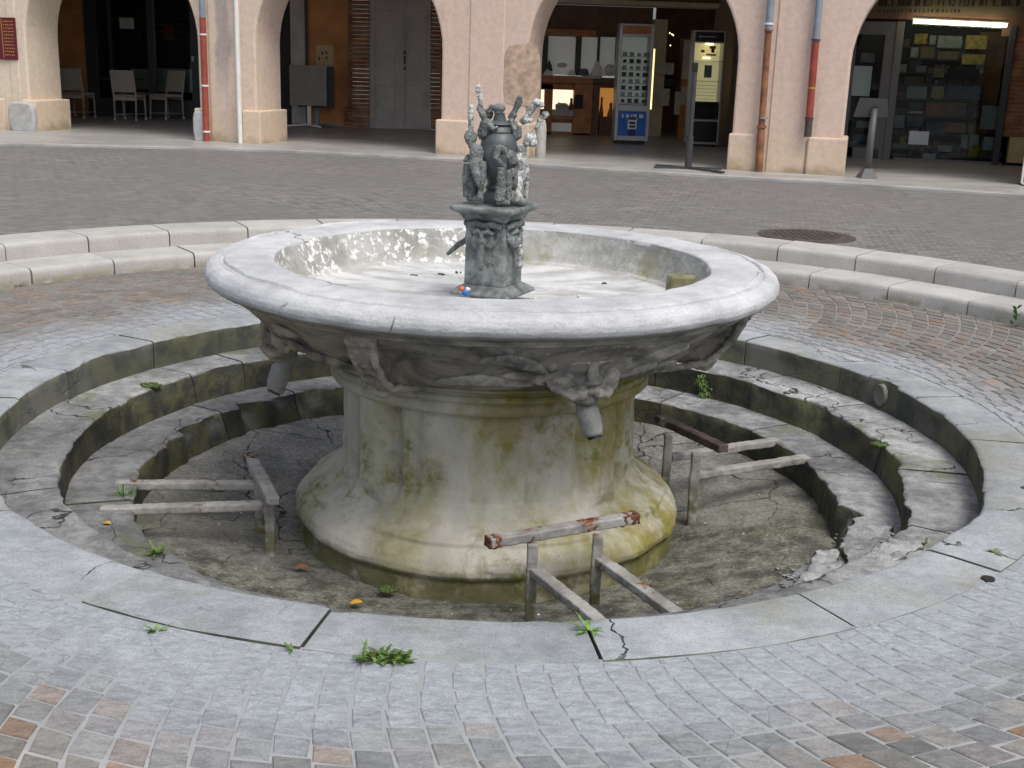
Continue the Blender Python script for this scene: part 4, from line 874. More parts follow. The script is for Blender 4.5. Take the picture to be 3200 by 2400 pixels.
pipe('short red drain pipe with zinc top ending above the plinth, right of the rusty pipe', [([(11.486, .77), (11.483, .98)], .046, 'iron', 'shoe'), ([(11.483, .98), (11.472, 1.93)], .046, 'redpipe', 'lower_pipe'), ([(11.472, 1.93), (11.467, 6)], .044, 'zinc', 'upper_pipe')], [(11.482, 1.00, .054, 'iron'), (11.474, 1.95, .056, 'iron'), (11.477, 1.37, .050, 'gold')], .05)
# burgundy menu board on the leftmost pier
a, b2, z0, z1 = FA.rect(-40, 54, 49, 186, -.02)
sg = thing('menu_sign', FA.pt((a+b2)/2, -.02, (z0+z1)/2), 'burgundy red menu sign with small yellow writing on the leftmost pier', 'sign')
b = MB(); b.fbox(FA, a, b2, z0, z1, -.05, -.015); b.build('board', M['sign'], sg, bevel=.006)
b = MB()
for k in range(11):
    z = z1-.05-k*(z1-z0-.08)/11; s = b2-.20
    while s < b2-.03:
        w = R_.uniform(.012, .03); b.fbox(FA, s, s+w, z-.014, z, -.016, -.0125); s += w+R_.uniform(.008, .02)
b.fbox(FA, b2-.235, b2-.225, z0+.03, z1-.02, -.016, -.0125)
b.build('writing', M['gold'], sg)

# ------------------------------------------------------------------ back walls of the arcade
def rootf(name, fr, u, v, label, cat, d=0, group=None):
    s, z = fr.uv(u, v, d); return thing(name, fr.pt(s, d, z), label, cat, group)
# cafe front (left arch)
cf = rootf('glazed_cafe', FK, 400, 362, 'dark glazed cafe front with metal frames behind the left arch', 'shop front')
b = MB(); b.pbox(FK, -300, -400, 262, 366, -.3, .02); b.build('wall', M['orange'], cf)
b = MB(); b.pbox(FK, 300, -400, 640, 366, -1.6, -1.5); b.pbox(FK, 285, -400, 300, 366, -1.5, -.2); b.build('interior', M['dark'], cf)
b = MB()
for u0, u1 in ((256, 292), (330, 338), (452, 474), (590, 612)): b.pbox(FK, u0, -400, u1, 366, -.08, .06)
b.pbox(FK, 292, 310, 640, 366, -.08, .05); b.build('frame', M['darkframe'], cf, bevel=.006)
for u0, u1 in ((292, 330), (338, 452), (474, 590)):
    b = MB(); b.pbox(FK, u0, -300, u1, 310, -.02, 0.); b.build('pane', M['glass'], cf)
b = MB(); b.pbox(FK, 598, 176, 606, 182, .06, .12); b.pbox(FK, 598, 178, 604, 192, .06, .09); b.build('door_handle', M['alu'], cf)
b = MB(); b.pbox(FK, 480, 215, 592, 288, -.9, -.55); b.build('counter', M['greydoor'], cf)
b = MB()
for v in (55, 76, 98): b.pbox(FK, 480, v, 585, v+2.5, -1.45, -1.2)
b.build('shelf', M['frame'], cf)
tag(MB().pbox(FK, 373, 55, 418, 90, .002, .008).build('paper_notice', M['card']), 'blank grey paper notice stuck inside the cafe window', 'notice')
tag(MB().pbox(FK, 512, 82, 541, 100, -1.18, -1.1).build('red_box', plain('red_card', (.35, .05, .03), .6)), 'small red box on the shelf inside the cafe', 'box')
tag(MB().pbox(FK, 512, 104, 541, 126, -1.18, -1.1).build('dark_box', M['cardb']), 'brown box under the red box inside the cafe', 'box')
tag(MB().pbox(FK, 372, 98, 432, 132, -1.2, -.9).build('coffee_machine', M['darkframe'], bevel=.02), 'dark coffee machine behind the cafe window under the notice', 'machine')
# wall behind the second arch
w2_ = rootf('rear_wall', FB, 1100, 405, 'orange plastered rear wall with brick door surround behind the second arch', 'wall')
b = MB(); b.pbox(FB, 905, -500, 1095, 408, -.3, 0); b.pbox(FB, 1380, -500, 1560, 412, -.3, 0); b.pbox(FB, 1095, -500, 1380, -110, -.3, 0); b.build('plaster', M['orange'], w2_)
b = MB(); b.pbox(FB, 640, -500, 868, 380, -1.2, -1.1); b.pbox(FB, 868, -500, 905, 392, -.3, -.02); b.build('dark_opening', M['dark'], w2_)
b = MB(); b.pbox(FB, 905, -500, 950, 384, 0, .05); b.build('grey_post', M['greydoor'], w2_)
b = MB(); b.pbox(FB, 950, -500, 957, 384, 0, .07); b.build('black_post', M['darkframe'], w2_)
for k in range(38):
    v1 = 402-k*13.4; wd = 12 if k < 5 else 0
    b = MB() if k == 0 else b
    b.pbox(FB, 1088-wd, v1-12, 1154, v1, -.05, .055+(.012 if k % 2 else 0)); b.pbox(FB, 1346, v1-10, 1400, v1+2, -.05, .055+(.012 if k % 2 else 0))
b.build('brick_surround', M['brick'], w2_, bevel=.008)
dr = rootf('double_door', FB, 1250, 405, 'tall closed grey double door with panels behind the second arch', 'door')
b = MB(); b.pbox(FB, 1153, -150, 1247, 403, -.06, 0.); b.build('door_leaf', M['greydoor'], dr); b = MB(); b.pbox(FB, 1249, -150, 1348, 406, -.06, 0.); b.build('door_leaf', M['greydoor'], dr)
b = MB()
for u0, u1 in ((1153, 1172), (1238, 1268), (1335, 1348)): b.pbox(FB, u0, -150, u1, 402, 0, .02)
for v0, v1 in ((33, 55), (224, 242), (254, 264), (385, 402), (-40, -20)): b.pbox(FB, 1172, v0, 1238, v1, 0, .018); b.pbox(FB, 1268, v0+2, 1335, v1+2, 0, .018)
b.pbox(FB, 1254, -150, 1262, 402, .02, .035); b.build('door_stiles', M['greydoor'], dr, bevel=.005)
b = MB()
for u0, u1 in ((1178, 1232), (1274, 1330)):
    b.pbox(FB, u0, 66, u1, 218, -.0, .008); b.pbox(FB, u0, 272, u1, 378, 0, .008)
b.build('door_panel', M['greydoor'], dr, bevel=.004)
b = MB(); b.pbox(FB, 1262, 159, 1268, 170, .02, .05); b.pbox(FB, 1262, 176, 1268, 200, .02, .035); b.pbox(FB, 1262, 210, 1268, 219, .02, .035); b.build('lock', M['black'], dr)
ps = rootf('wall_poster', FB, 1016, 175, 'cream wall poster with a few small dark marks on the orange wall', 'poster')
b = MB(); b.pbox(FB, 988, 141, 1042, 210, 0, .015); b.build('sheet', M['cream'], ps); b = MB()
for u, v in ((1005, 162), (1018, 160), (995, 178), (1018, 176)): b.pbox(FB, u, v, u+5, v+9, .015, .018)
b.build('marks', M['inkd'], ps)
# folded table standing on edge
tl = at_z(955, 398, ZP)
ft = thing('folded_table', tl, 'taupe flip top table folded upright on a white cross foot, before the orange wall', 'table')
FT = Frame((0, tl.y, 0), (1, .05, 0))
b = MB(); b.pbox(FT, 905, 204, 1021, 330, -.02, .02); b.build('table_top', M['taupe'], ft, bevel=.006)
b = MB(); b.pbox(FT, 960, 330, 972, 388, -.05, -.02); b.build('column', M['white'], ft)
b = MB()
for dx, dy in ((-.35, -.1), (.3, -.12), (.05, .3)): b.tube([tl+Vector((.02, 0, .05)), tl+Vector((dx, dy, .02))], [.025, .016], n=8)
b.build('foot', M['white'], ft)
ft2 = thing('folded_table', tl+Vector((.25, .35, 0)), 'dark edged folded table just behind the taupe folded table', 'table'); FT2 = Frame((0, tl.y+.35, 0), (1, .05, 0))
b = MB(); b.pbox(FT2, 930, 206, 1043, 336, -.02, .02); b.build('table_top', M['darkframe'], ft2, bevel=.006); b = MB(); b.pbox(FT2, 985, 336, 998, 390, -.02, .02); b.build('column', M['zinc'], ft2)
b = MB()
for dx, dy in ((-.2, -.2), (.38, -.1), (.1, .2)): b.tube([tl+Vector((.27, .35, .05)), tl+Vector((.25+dx, .35+dy, .02))], [.025, .016], n=8)
b.build('foot', M['zinc'], ft2)

# cafe chairs and table
def chair_proto(loc, rz, label):
    t = thing('cafe_chair', (0, 0, 0), label, 'chair', 'cafe chairs under the left arch')
    b = MB(); b.box((0, 0, .43), (.44, .44, .05)); b.box((0, -.21, .40), (.42, .02, .10)); b.box((0, .21, .40), (.42, .02, .10)); b.build('seat', M['wicker'], t, bevel=.01)
    b = MB(); b.box((0, -.265, .69), (.44, .03, .40), Matrix.Rotation(rad(12), 3, 'X')); b.build('backrest', M['wicker'], t, bevel=.01)
    for sx in (-1, 1):
        b = MB(); b.tube([(sx*.20, -.235, 0), (sx*.205, -.21, .42), (sx*.21, -.24, .55), (sx*.21, -.305, .86)], [.017, .019, .017, .014], n=8); b.build('rear_leg', M['wicker'], t, smooth=True)
        b = MB(); b.tube([(sx*.20, .225, 0), (sx*.20, .20, .42)], [.017, .02], n=8); b.build('front_leg', M['wicker'], t, smooth=True)
        for y in (-.235, .225): b = MB(); b.tube([(sx*.20, y, -.001), (sx*.20, y, .03)], .021, n=8); b.build('foot_cap', M['white'], t, smooth=True)
    b = MB(); b.tube([(-.2, -.23, .10), (.2, .22, .10)], .010, n=8); b.build('stretcher', M['alu'], t, smooth=True)
    t.location = loc; t.rotation_euler = (0, 0, rz); return t
c1 = (at_z(199, 367, ZP)+at_z(262, 371, ZP))/2; c2 = (at_z(359, 376, ZP)+at_z(424, 376, ZP))/2
ch = chair_proto((c1.x+.03, c1.y+.23, ZP), rad(-8), 'taupe woven chair with its back to the plaza, left of the two front chairs')
copy_tree(ch, (c2.x+.03, c2.y+.23, ZP), rad(-6), 'taupe woven chair with its back to the plaza, right of the two front chairs')
copy_tree(ch, (c1.x+.80, c1.y+1.35, ZP), rad(176), 'taupe chair facing the plaza across the table, between the two front chairs')
copy_tree(ch, (c2.x+.50, c2.y+.95, ZP), rad(150), 'taupe chair turned sideways at the right of the cafe table')
tb = thing('cafe_table', (c2.x-.30, c2.y+.92, ZP), 'dark square cafe table among the taupe chairs under the left arch', 'table')
b = MB(); b.box((c2.x-.30, c2.y+.92, ZP+.70), (.62, .62, .03)); b.build('table_top', M['darkframe'], tb, bevel=.005)
b = MB(); b.tube([(c2.x-.30, c2.y+.92, ZP), (c2.x-.30, c2.y+.92, ZP+.69)], .03, n=10); b.build('column', M['alu'], tb); b = MB(); b.lathe([(.22, ZP), (.21, ZP+.015), (.05, ZP+.04)], 20, (c2.x-.30, c2.y+.92, 0)); b.build('foot', M['alu'], tb)

# ------------------------------------------------------------------ watch shop behind the third arch
ws = rootf('watch_shop_front', FB, 1900, 425, 'jeweller shop front with orange wood counter, grey panes and lit showcase niches', 'shop front')
b = MB(); b.pbox(FB, 1560, -500, 2330, -0, -.4, .1); b.build('fascia', M['woodd'], ws)
b = MB(); b.pbox(FB, 1560, 0, 2330, 16, -.4, .16); b.build('lintel', M['ceil'], ws, bevel=.01)
b = MB(); b.pbox(FB, 1560, 16, 2040, 115, -.5, -.4); b.pbox(FB, 2040, 16, 2330, 440, -1.6, -1.5); b.pbox(FB, 1560, 240, 1950, 424, -.6, -.5); b.build('back_panel', M['woodd'], ws)
b = MB(); b.pbox(FB, 1700, 92, 1862, 112, -.1, .04); b.build('shelf_board', M['wood'], ws)
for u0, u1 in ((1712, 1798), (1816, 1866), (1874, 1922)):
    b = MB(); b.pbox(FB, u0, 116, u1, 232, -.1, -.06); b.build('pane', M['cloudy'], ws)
for u0, u1 in ((1690, 1712), (1798, 1816), (1866, 1874), (1922, 1945)):
    b = MB(); b.pbox(FB, u0, 112, u1, 236, -.2, .02); b.build('mullion', M['darkframe'], ws)
b = MB(); b.pbox(FB, 1685, 238, 1853, 260, -.4, .12); b.build('counter_edge', M['wood'], ws, bevel=.006)
b = MB(); b.pbox(FB, 1853, 244, 1945, 262, -.4, .06); b.build('counter_return', M['woodd'], ws, bevel=.006)
b = MB()
for u0, v0, u1, v1 in ((1690, 262, 1726, 424), (1792, 262, 1850, 424), (1690, 262, 1792, 280), (1726, 362, 1792, 372), (1690, 414, 1850, 424)): b.pbox(FB, u0, v0, u1, v1, -.35, .08)
b.build('niche_frame', M['wood'], ws, bevel=.006)
b = MB(); b.pbox(FB, 1850, 262, 1872, 424, -.35, .04); b.pbox(FB, 1925, 262, 1950, 424, -.35, .0); b.pbox(FB, 1872, 366, 1925, 424, -.35, .0); b.pbox(FB, 1872, 262, 1925, 275, -.35, 0); b.build('dark_frame', M['woodd'], ws, bevel=.006)
b = MB(); b.pbox(FB, 1724, 280, 1792, 352, -.30, -.28); b.build('lit_back', M['niche'], ws)
b = MB(); b.pbox(FB, 1690, 280, 1700, 340, .082, .088); b.build('lit_strip', M['niche'], ws)
b = MB(); b.pbox(FB, 1872, 275, 1925, 366, -.30, -.28); b.build('lit_back', M['amber'], ws)
b = MB(); b.pbox(FB, 1720, 344, 1792, 362, -.28, .05); b.build('niche_shelf', M['card'], ws, bevel=.006)
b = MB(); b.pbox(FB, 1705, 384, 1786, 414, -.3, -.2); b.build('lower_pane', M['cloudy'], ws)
b = MB(); b.pbox(FB, 1794, 296, 1822, 340, .08, .09); b.build('card_window', M['dark'], ws)
def jewel(u, v, w, h, kind, mat, d, label):
    s, z = FB.uv(u, v, d); c = FB.pt(s, d, z); k = 1/165.
    b = MB(); wd, ht = w*k, h*k
    if kind == 'bust': b.lathe([(wd*.5, 0), (wd*.48, ht*.2), (wd*.28, ht*.5), (wd*.2, ht*.7), (wd*.25, ht*.9), (wd*.1, ht)], 14, c)
    elif kind == 'tray': b.box(c+Vector((0, 0, ht*.3)), (wd, .18, ht*.4), Matrix.Rotation(rad(20), 3, 'X')); b.box(c+Vector((0, 0, ht*.6)), (wd*.7, .08, ht*.3), Matrix.Rotation(rad(20), 3, 'X'))
    elif kind == 'ramp': b.prism([c+Vector(p) for p in ((-wd/2, -.06, 0), (wd/2, -.06, 0), (wd*.35, -.06, ht*.5), (-wd*.1, -.06, ht))], (0, .12, 0))
    else: b.ell(c+Vector((0, 0, ht/2)), (wd/2, .04, ht/2))
    tag(b.build('jewellery_'+{'bust': 'bust', 'tray': 'tray', 'ramp': 'stand', 'oval': 'display'}[kind], M[mat], smooth=kind in ('bust', 'oval'), bevel=.004), label, 'jewellery display')
for a in ((1712, 236, 34, 20, 'ramp', 'white', .05, 'crumpled white jewellery stand at the left end of the counter window'), (1756, 212, 30, 16, 'oval', 'white', -.02, 'white oval jewellery display before the large left pane'), (1716, 222, 20, 34, 'ramp', 'darkframe', -.02, 'small dark jewellery stand at the left of the counter window'),
          (1786, 236, 28, 18, 'ramp', 'white', .05, 'low white jewellery ramp beside the first mullion'), (1823, 234, 30, 22, 'tray', 'slate', .04, 'small framed dark jewellery tray between the panes'), (1866, 236, 40, 46, 'ramp', 'white', .05, 'tall white slanted jewellery stand on the counter'),
          (1905, 236, 34, 34, 'oval', 'white', .05, 'rounded white jewellery display next to the slanted stand'), (1924, 236, 22, 56, 'ramp', 'white', .02, 'tallest white curved jewellery stand beside the spectacle cabinet'), (1850, 240, 60, 8, 'tray', 'white', .06, 'long low white jewellery tray along the counter'),
          (1756, 344, 40, 26, 'tray', 'card', -.05, 'pale jewellery tray in the lit niche'), (1745, 344, 12, 24, 'bust', 'woodd', -.1, 'small dark bust in the lit niche'), (1784, 344, 18, 36, 'bust', 'woodd', -.1, 'larger dark bust at the right of the lit niche'),
          (1878, 365, 14, 60, 'bust', 'wood', -.1, 'slim brown bust in the amber niche'), (1907, 365, 20, 42, 'bust', 'wood', -.1, 'wide brown bust in the amber niche')): jewel(*a)
# rear shop interior to the right: door, papers, lights
b = MB(); b.pbox(FB, 2036, 60, 2076, 430, -1.5, -.3); b.build('open_door_edge', M['ceil'], ws)
b = MB(); b.pbox(FB, 2125, 118, 2165, 440, -.6, -.2); b.build('post', M['woodd'], ws); b = MB(); b.pbox(FB, 2124, 232, 2160, 440, -.2, -.1); b.build('orange_panel', M['wood'], ws)
for u0, v0, u1, v1, lb in ((2046, 196, 2106, 232, 'grey landscape paper sheet inside the watch shop doorway'), (2058, 277, 2092, 330, 'grey upright paper sheet below the landscape one in the doorway'), (2128, 272, 2158, 328, 'white paper sheet on the orange panel left of the lit cabinet'), (2108, 286, 2126, 358, 'narrow grey leaflet strip beside the doorway'), (2134, 124, 2160, 248, 'tall grey pane poster above the orange panel')):
    tag(MB().pbox(FB, u0, v0, u1, v1, -.095, -.09).build('paper_sheet', M['card']), lb, 'paper')
b = MB(); b.pbox(FB, 2062, 240, 2112, 275, -.9, -.6); tag(b.build('black_bag', M['black'], bevel=.04), 'black bag like shape inside the watch shop doorway', 'bag')
b = MB(); b.pbox(FB, 2054, 98, 2060, 150, -.7, -.69)
sl = thing('string_lights', FB.pt(*[FB.uv(2085, 110, -.5)[0]], -.5, FB.uv(2085, 110, -.5)[1]), 'small string of warm bulbs inside the watch shop', 'lights')
b = MB(); lp = [(2070, 112), (2072, 138), (2082, 128), (2093, 103), (2100, 107), (2095, 142), (2104, 110)]; b.tube([FB.pt(FB.uv(u, v, -.5)[0], -.5, FB.uv(u, v, -.5)[1]) for u, v in lp], .004, n=5); b.build('cable', M['black'], sl)
for u, v in lp:
    s, z = FB.uv(u, v, -.48); b = MB(); b.ell(FB.pt(s, -.48, z), .011, n=8); b.build('bulb', M['bulb'], sl, smooth=True)

# spectacle cabinet with blue poster
cb = at_z(1973, 452, ZP); FC = Frame((0, cb.y, 0), (1, .02, 0))
cab = thing('display_cabinet', cb, 'tall aluminium spectacle cabinet with orange top panel and blue watch poster', 'cabinet')
def cx(u, v, d=0): return FC.uv(u, v, d)
b = MB(); x0, x1 = cx(1930, 300)[0], cx(2022, 300)[0]; zt, zb_ = cx(1985, 80)[1], ZP+.06; dep = .40
XL, XR = cb.x-.29, cb.x+.28
def cbox(b, a, e, z0, z1, d0, d1): b.fbox(FC, a, e, z0, z1, d0, d1)
H0 = zb_; H1 = zt
b = MB(); cbox(b, XL, XL+.055, H0, H1, -dep, 0); cbox(b, XR-.055, XR, H0, H1, -dep, 0); cbox(b, XL, XR, H1, H1+.03, -dep, .003); cbox(b, XL+.055, XR-.055, H0, H0+.08, -dep, -.002); zm = cx(1973, 340)[1]; cbox(b, XL+.055, XR-.055, zm-.04, zm+.06, -dep, -.002); zo = cx(1985, 108)[1]; cbox(b, XL+.055, XR-.055, zo-.03, zo+.01, -dep, -.002); b.build('frame', M['alu'], cab, bevel=.006)
b = MB(); cbox(b, XL+.055, XR-.055, zo+.012, H1-.002, -.03, -.008); b.build('header_panel', M['wood'], cab)
b = MB(); cbox(b, XL+.056, XR-.056, H0+.08, zm-.04, -.03, -.006); pn = b.build('poster', M['blue'], cab)
b = MB(); pw = XR-XL; xs = XL+.11
for k, w in enumerate((.03, .0, .03, .012, .02, .02, .03, .0, .035, .03)):
    if w:
        z0 = zm-.145; 
        sk = .012 if k in (4, 5) else 0
        b.hexa([FC.pt(xs, -.006+.0, z0), FC.pt(xs+w, -.006, z0), FC.pt(xs+w, -.008, z0), FC.pt(xs, -.008, z0)][::1], [FC.pt(xs+sk, -.003, z0+.06), FC.pt(xs+w+sk, -.003, z0+.06), FC.pt(xs+w+sk, -.006, z0+.06), FC.pt(xs+sk, -.006, z0+.06)])
    xs += .036
cbox(b, XL+.22, XL+.38, zm-.168, zm-.158, -.006, -.004); b.build('poster_lettering', M['white'], pn)
zc_ = H0+.08+(zm-.04-H0-.08)*.45; xc = cb.x+.0
b = MB(); cbox(b, xc-.075, xc+.075, zc_-.07, zc_+.08, -.006, -.002); b.build('watch_case', M['white'], pn, bevel=.004)
b = MB(); cbox(b, xc-.05, xc+.05, zc_+.012, zc_+.05, -.002, .0); cbox(b, xc-.05, xc+.05, zc_-.045, zc_-.01, -.002, 0); cbox(b, xc-.06, xc+.06, zc_+.082, zc_+.125, -.006, -.003); cbox(b, xc-.055, xc+.055, H0+.085, zc_-.072, -.006, -.003); b.build('watch_strap', M['navy'], pn)
b = MB(); cbox(b, XL+.06, XR-.06, zm+.06, zo-.03, -dep+.02, -dep+.04); b.build('back_board', emit('cabinet_back_added_glow', (.88, .86, .78), .09), cab)  # glow added to the back board to brighten the dim contents
b = MB(); cbox(b, XL+.06, XR-.06, zm+.06, zo-.03, -.012, -.006); b.build('glass_front', M['glass'], cab)
nrow = 8; zs0 = zm+.08
for r in range(nrow):
    zz_ = zs0+(zo-.35-zs0)*r/(nrow-1)
    b = MB(); cbox(b, XL+.06, XR-.06, zz_, zz_+.008, -dep+.04, -.10); b.build('shelf', M['white'], cab)
    for c_ in range(4):
        xx = XL+.10+c_*.115; b = MB()
        if (r+c_) % 3: b.fbox(FC, xx, xx+.07, zz_+.01, zz_+.075, -.24, -.20)
        else: b.ell(FC.pt(xx+.035, -.2, zz_+.04), (.035, .02, .028), n=10)
        b.build('spectacle_case', M[['dark', 'white', 'darkframe', 'white'][(r*3+c_*2) % 4]], cab)
b = MB(); cbox(b, XR+.002, XR+.03, zm, H1-.35, -.10, -.03); b.build('light_strip', M['strip'], cab)
b = MB(); cbox(b, XL+.05, XR-.05, ZP, H0, -dep+.05, -.05); b.build('plinth', M['black'], cab)
# lit cabinet on the right
c2_ = at_z(2193, 457, ZP); FE = Frame((0, c2_.y, 0), (1, -.03, 0)); cab2 = thing('display_cabinet', c2_, 'narrow lit cabinet with black header, glowing warm inside, at the right of the third arch', 'cabinet')
X0, X1 = c2_.x-.27, c2_.x+.25; zt2 = FE.uv(2215, 100, 0)[1]; Zb = ZP+.04
def eb(b, a, e, z0, z1, d0, d1): b.fbox(FE, a, e, z0, z1, d0, d1)
b = MB(); eb(b, X0, X0+.025, Zb, zt2, -.4, 0); eb(b, X1-.03, X1, Zb, zt2, -.4, 0); eb(b, X0, X1, zt2, zt2+.025, -.4, .003); eb(b, X0+.025, X1-.03, Zb, Zb+.035, -.4, -.002); zq = FE.uv(2205, 380, 0)[1]; eb(b, X0+.025, X1-.03, zq, zq+.035, -.4, -.002); zh = FE.uv(2215, 130, 0)[1]; eb(b, X0+.025, X1-.03, zh-.02, zh, -.4, -.002); b.build('frame', M['alu'], cab2, bevel=.005)
b = MB(); eb(b, X0+.025, X1-.03, zh+.001, zt2-.001, -.02, -.006); b.build('header_panel', M['black'], cab2)
b = MB(); eb(b, X0+.12, X0+.36, (zh+zt2)/2-.006, (zh+zt2)/2+.008, -.006, -.003); b.ell(FE.pt(X0+.10, -.005, (zh+zt2)/2), (.016, .004, .02)); b.build('header_mark', M['card'], cab2)
b = MB(); eb(b, X0+.025, X1-.03, Zb+.035, zq, -.03, -.01); b.build('lower_panel', M['black'], cab2)
b = MB(); zg = zq+.30; eb(b, X0+.026, X1-.031, zg, zh-.021, -.38, -.36); b.build('lit_back', M['warm'], cab2)
b = MB(); eb(b, X0+.026, X1-.031, zq+.036, zg, -.3, -.28); b.build('dark_drawer', M['darkframe'], cab2)
b = MB(); eb(b, X0+.026, X1-.031, zq+.036, zh-.021, -.012, -.008); b.build('glass_front', M['glass'], cab2)
for k, zz_ in enumerate((zg+.005, zg+.34, zg+.66)): b = MB(); eb(b, X0+.026, X1-.031, zz_, zz_+.01, -.35, -.05); b.build('shelf', M['glass'] if k else M['card'], cab2)
for k in range(5):
    b = MB(); eb(b, X0+.03, X1-.035, zg+.05+k*.055, zg+.056+k*.055, -.36, -.352); b.build('slat', M['cream'], cab2)
for x, z, w, h, mt in ((.24, .40, .12, .20, 'card'), (.20, .70, .12, .03, 'bulb'), (.25, .75, .16, .03, 'cream'), (.16, .80, .06, .04, 'goldp'), (.30, .86, .10, .05, 'goldp'), (.22, .92, .14, .03, 'bulb'), (.33, .80, .05, .10, 'woodd')):
    b = MB(); eb(b, X0+x-.0, X0+x+w, zg+z, zg+z+h, -.26, -.22); b.build('watch_display', M[mt], cab2, bevel=.006)
b = MB(); eb(b, X0+.05, X1-.05, ZP, Zb, -.36, -.06); b.build('plinth', M['black'], cab2)
# black pole stand
pb_ = at_z(2150, 528, ZP); st = thing('pole_stand', pb_, 'black pole stand with flat crossed feet at the pavement edge before the lit cabinet', 'stand')
b = MB(); zt3 = at_y(2172, 225, pb_.y).z; b.tube([pb_+Vector((.0, 0, .02)), pb_+Vector((.0, 0, .42))], .045, n=10); b.tube([pb_+Vector((0, 0, .42)), Vector((pb_.x, pb_.y, zt3))], .032, n=10); b.build('pole', M['darkframe'], st, smooth=True, sharp=40)
b = MB(); b.box((pb_.x, pb_.y, zt3+.06), (.07, .05, .12)); b.build('head', M['black'], st, bevel=.012)
for u, v in ((2044, 526), (2260, 543), (2255, 532), (2050, 520)):
    q = at_z(u, v, ZP); b = MB(); bar(b, pb_+Vector((0, 0, .018)), q+Vector((0, 0, .018)), .05, .022); b.build('foot', M['darkframe'], st)
# separating wall
b = MB(); b.box((4.15, 15.3, ZP+1.5), (.5, 3.6, 3.0)); tag(b.build('partition_wall', plain('brown_render_wall', (.30, .235, .185), .9)), 'plain brown partition wall between the watch shop and the right hand shop', 'wall')

# ------------------------------------------------------------------ right hand shop
sh = rootf('stationery_shop_front', FD, 2900, 505, 'dark right hand shop front with grey door frame and big window', 'shop front')
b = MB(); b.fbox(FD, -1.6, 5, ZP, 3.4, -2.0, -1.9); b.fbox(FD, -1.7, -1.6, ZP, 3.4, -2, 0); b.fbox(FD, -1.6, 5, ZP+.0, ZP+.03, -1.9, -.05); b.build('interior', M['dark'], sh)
b = MB(); b.pbox(FD, 2500, -350, 3500, 64, -.15, .05); b.build('fascia', M['woodd'], sh)
b = MB(); b.pbox(FD, 2640, 66, 2806, 108, -.08, .03); b.pbox(FD, 2600, 66, 2662, 500, -.08, .03); b.pbox(FD, 2745, 108, 2778, 500, -.08, .03); b.pbox(FD, 2662, 462, 2745, 500, -.08, .03); b.build('door_frame', M['frame'], sh, bevel=.008)
b = MB(); b.pbox(FD, 2780, 66, 2804, 503, -.1, .05); b.build('window_post', M['frame'], sh, bevel=.008)
b = MB(); b.pbox(FD, 2790, 500, 3130, 513, -.1, .05); b.build('window_sill', M['frame'], sh, bevel=.006)
b = MB(); b.pbox(FD, 3128, 80, 3150, 520, -.1, .07); b.build('window_post', M['darkframe'], sh, bevel=.008)
b = MB(); b.pbox(FD, 2662, 108, 2745, 462, -.03, -.02); b.build('door_pane', M['glass'], sh); b = MB(); b.pbox(FD, 2804, 66, 3128, 500, -.03, -.02); b.build('window_pane', M['glass'], sh)
b = MB(); b.pbox(FD, 3150, 120, 3700, 440, -.2, .02); b.build('brick_pier', M['brick'], sh); b = MB(); b.pbox(FD, 3150, -200, 3700, 120, -.2, .02); b.build('brick_pier', M['woodd'], sh); b = MB(); b.pbox(FD, 3150, 440, 3700, 522, -.2, .04); b.build('pier_plinth', M['cream'], sh)
b = MB(); b.pbox(FD, 3040, 100, 3120, 500, -1.2, -1.1); b.build('inner_wall', M['wood'], sh)
# shop sign, letters too worn to read
ss = rootf('shop_sign', FD, 2950, 20, 'long beige shop sign with worn dark lettering above the right hand shop window', 'sign', .05)
b = MB(); b.pbox(FD, 2732, -60, 3210, 44, .05, .07); b.build('board', M['signb'], ss, bevel=.006)
b = MB(); u = 2748
while u < 3190:
    w = R_.choice((4, 5, 6, 9)); b.pbox(FD, u, R_.choice((-30, -28, -10)), u+w, R_.choice((18, 19, 20)), .07, .075)
    if R_.random() < .5: b.pbox(FD, u+w, R_.choice((-25, 0, 14)), u+w+8, R_.choice((-20, 6, 19)) if False else 19, .07, .0745)
    u += w+R_.choice((8, 10, 14, 18))
u = 2748
while u < 3000:
    w = R_.choice((3, 4, 6)); b.pbox(FD, u, 28, u+w, 39, .07, .075); u += w+R_.choice((7, 9, 11))
b.build('lettering', M['inkd'], ss)
tu = rootf('tube_light', FD, 2995, 74, 'lit fluorescent tube light under the right hand shop sign', 'lamp', .25)
s0, z0 = FD.uv(2856, 66, .25); s1, z1 = FD.uv(3146, 80, .25)
b = MB(); b.tube([FD.pt(s0, .25, z0), FD.pt(s1, .25, z1)], .026, n=12); b.build('tube', M['tube'], tu, smooth=True); b = MB(); b.tube([FD.pt(s0-.02, .25, z0+.05), FD.pt(s1+.02, .25, z1+.05)], .028, n=8); b.build('holder', M['ceil'], tu)
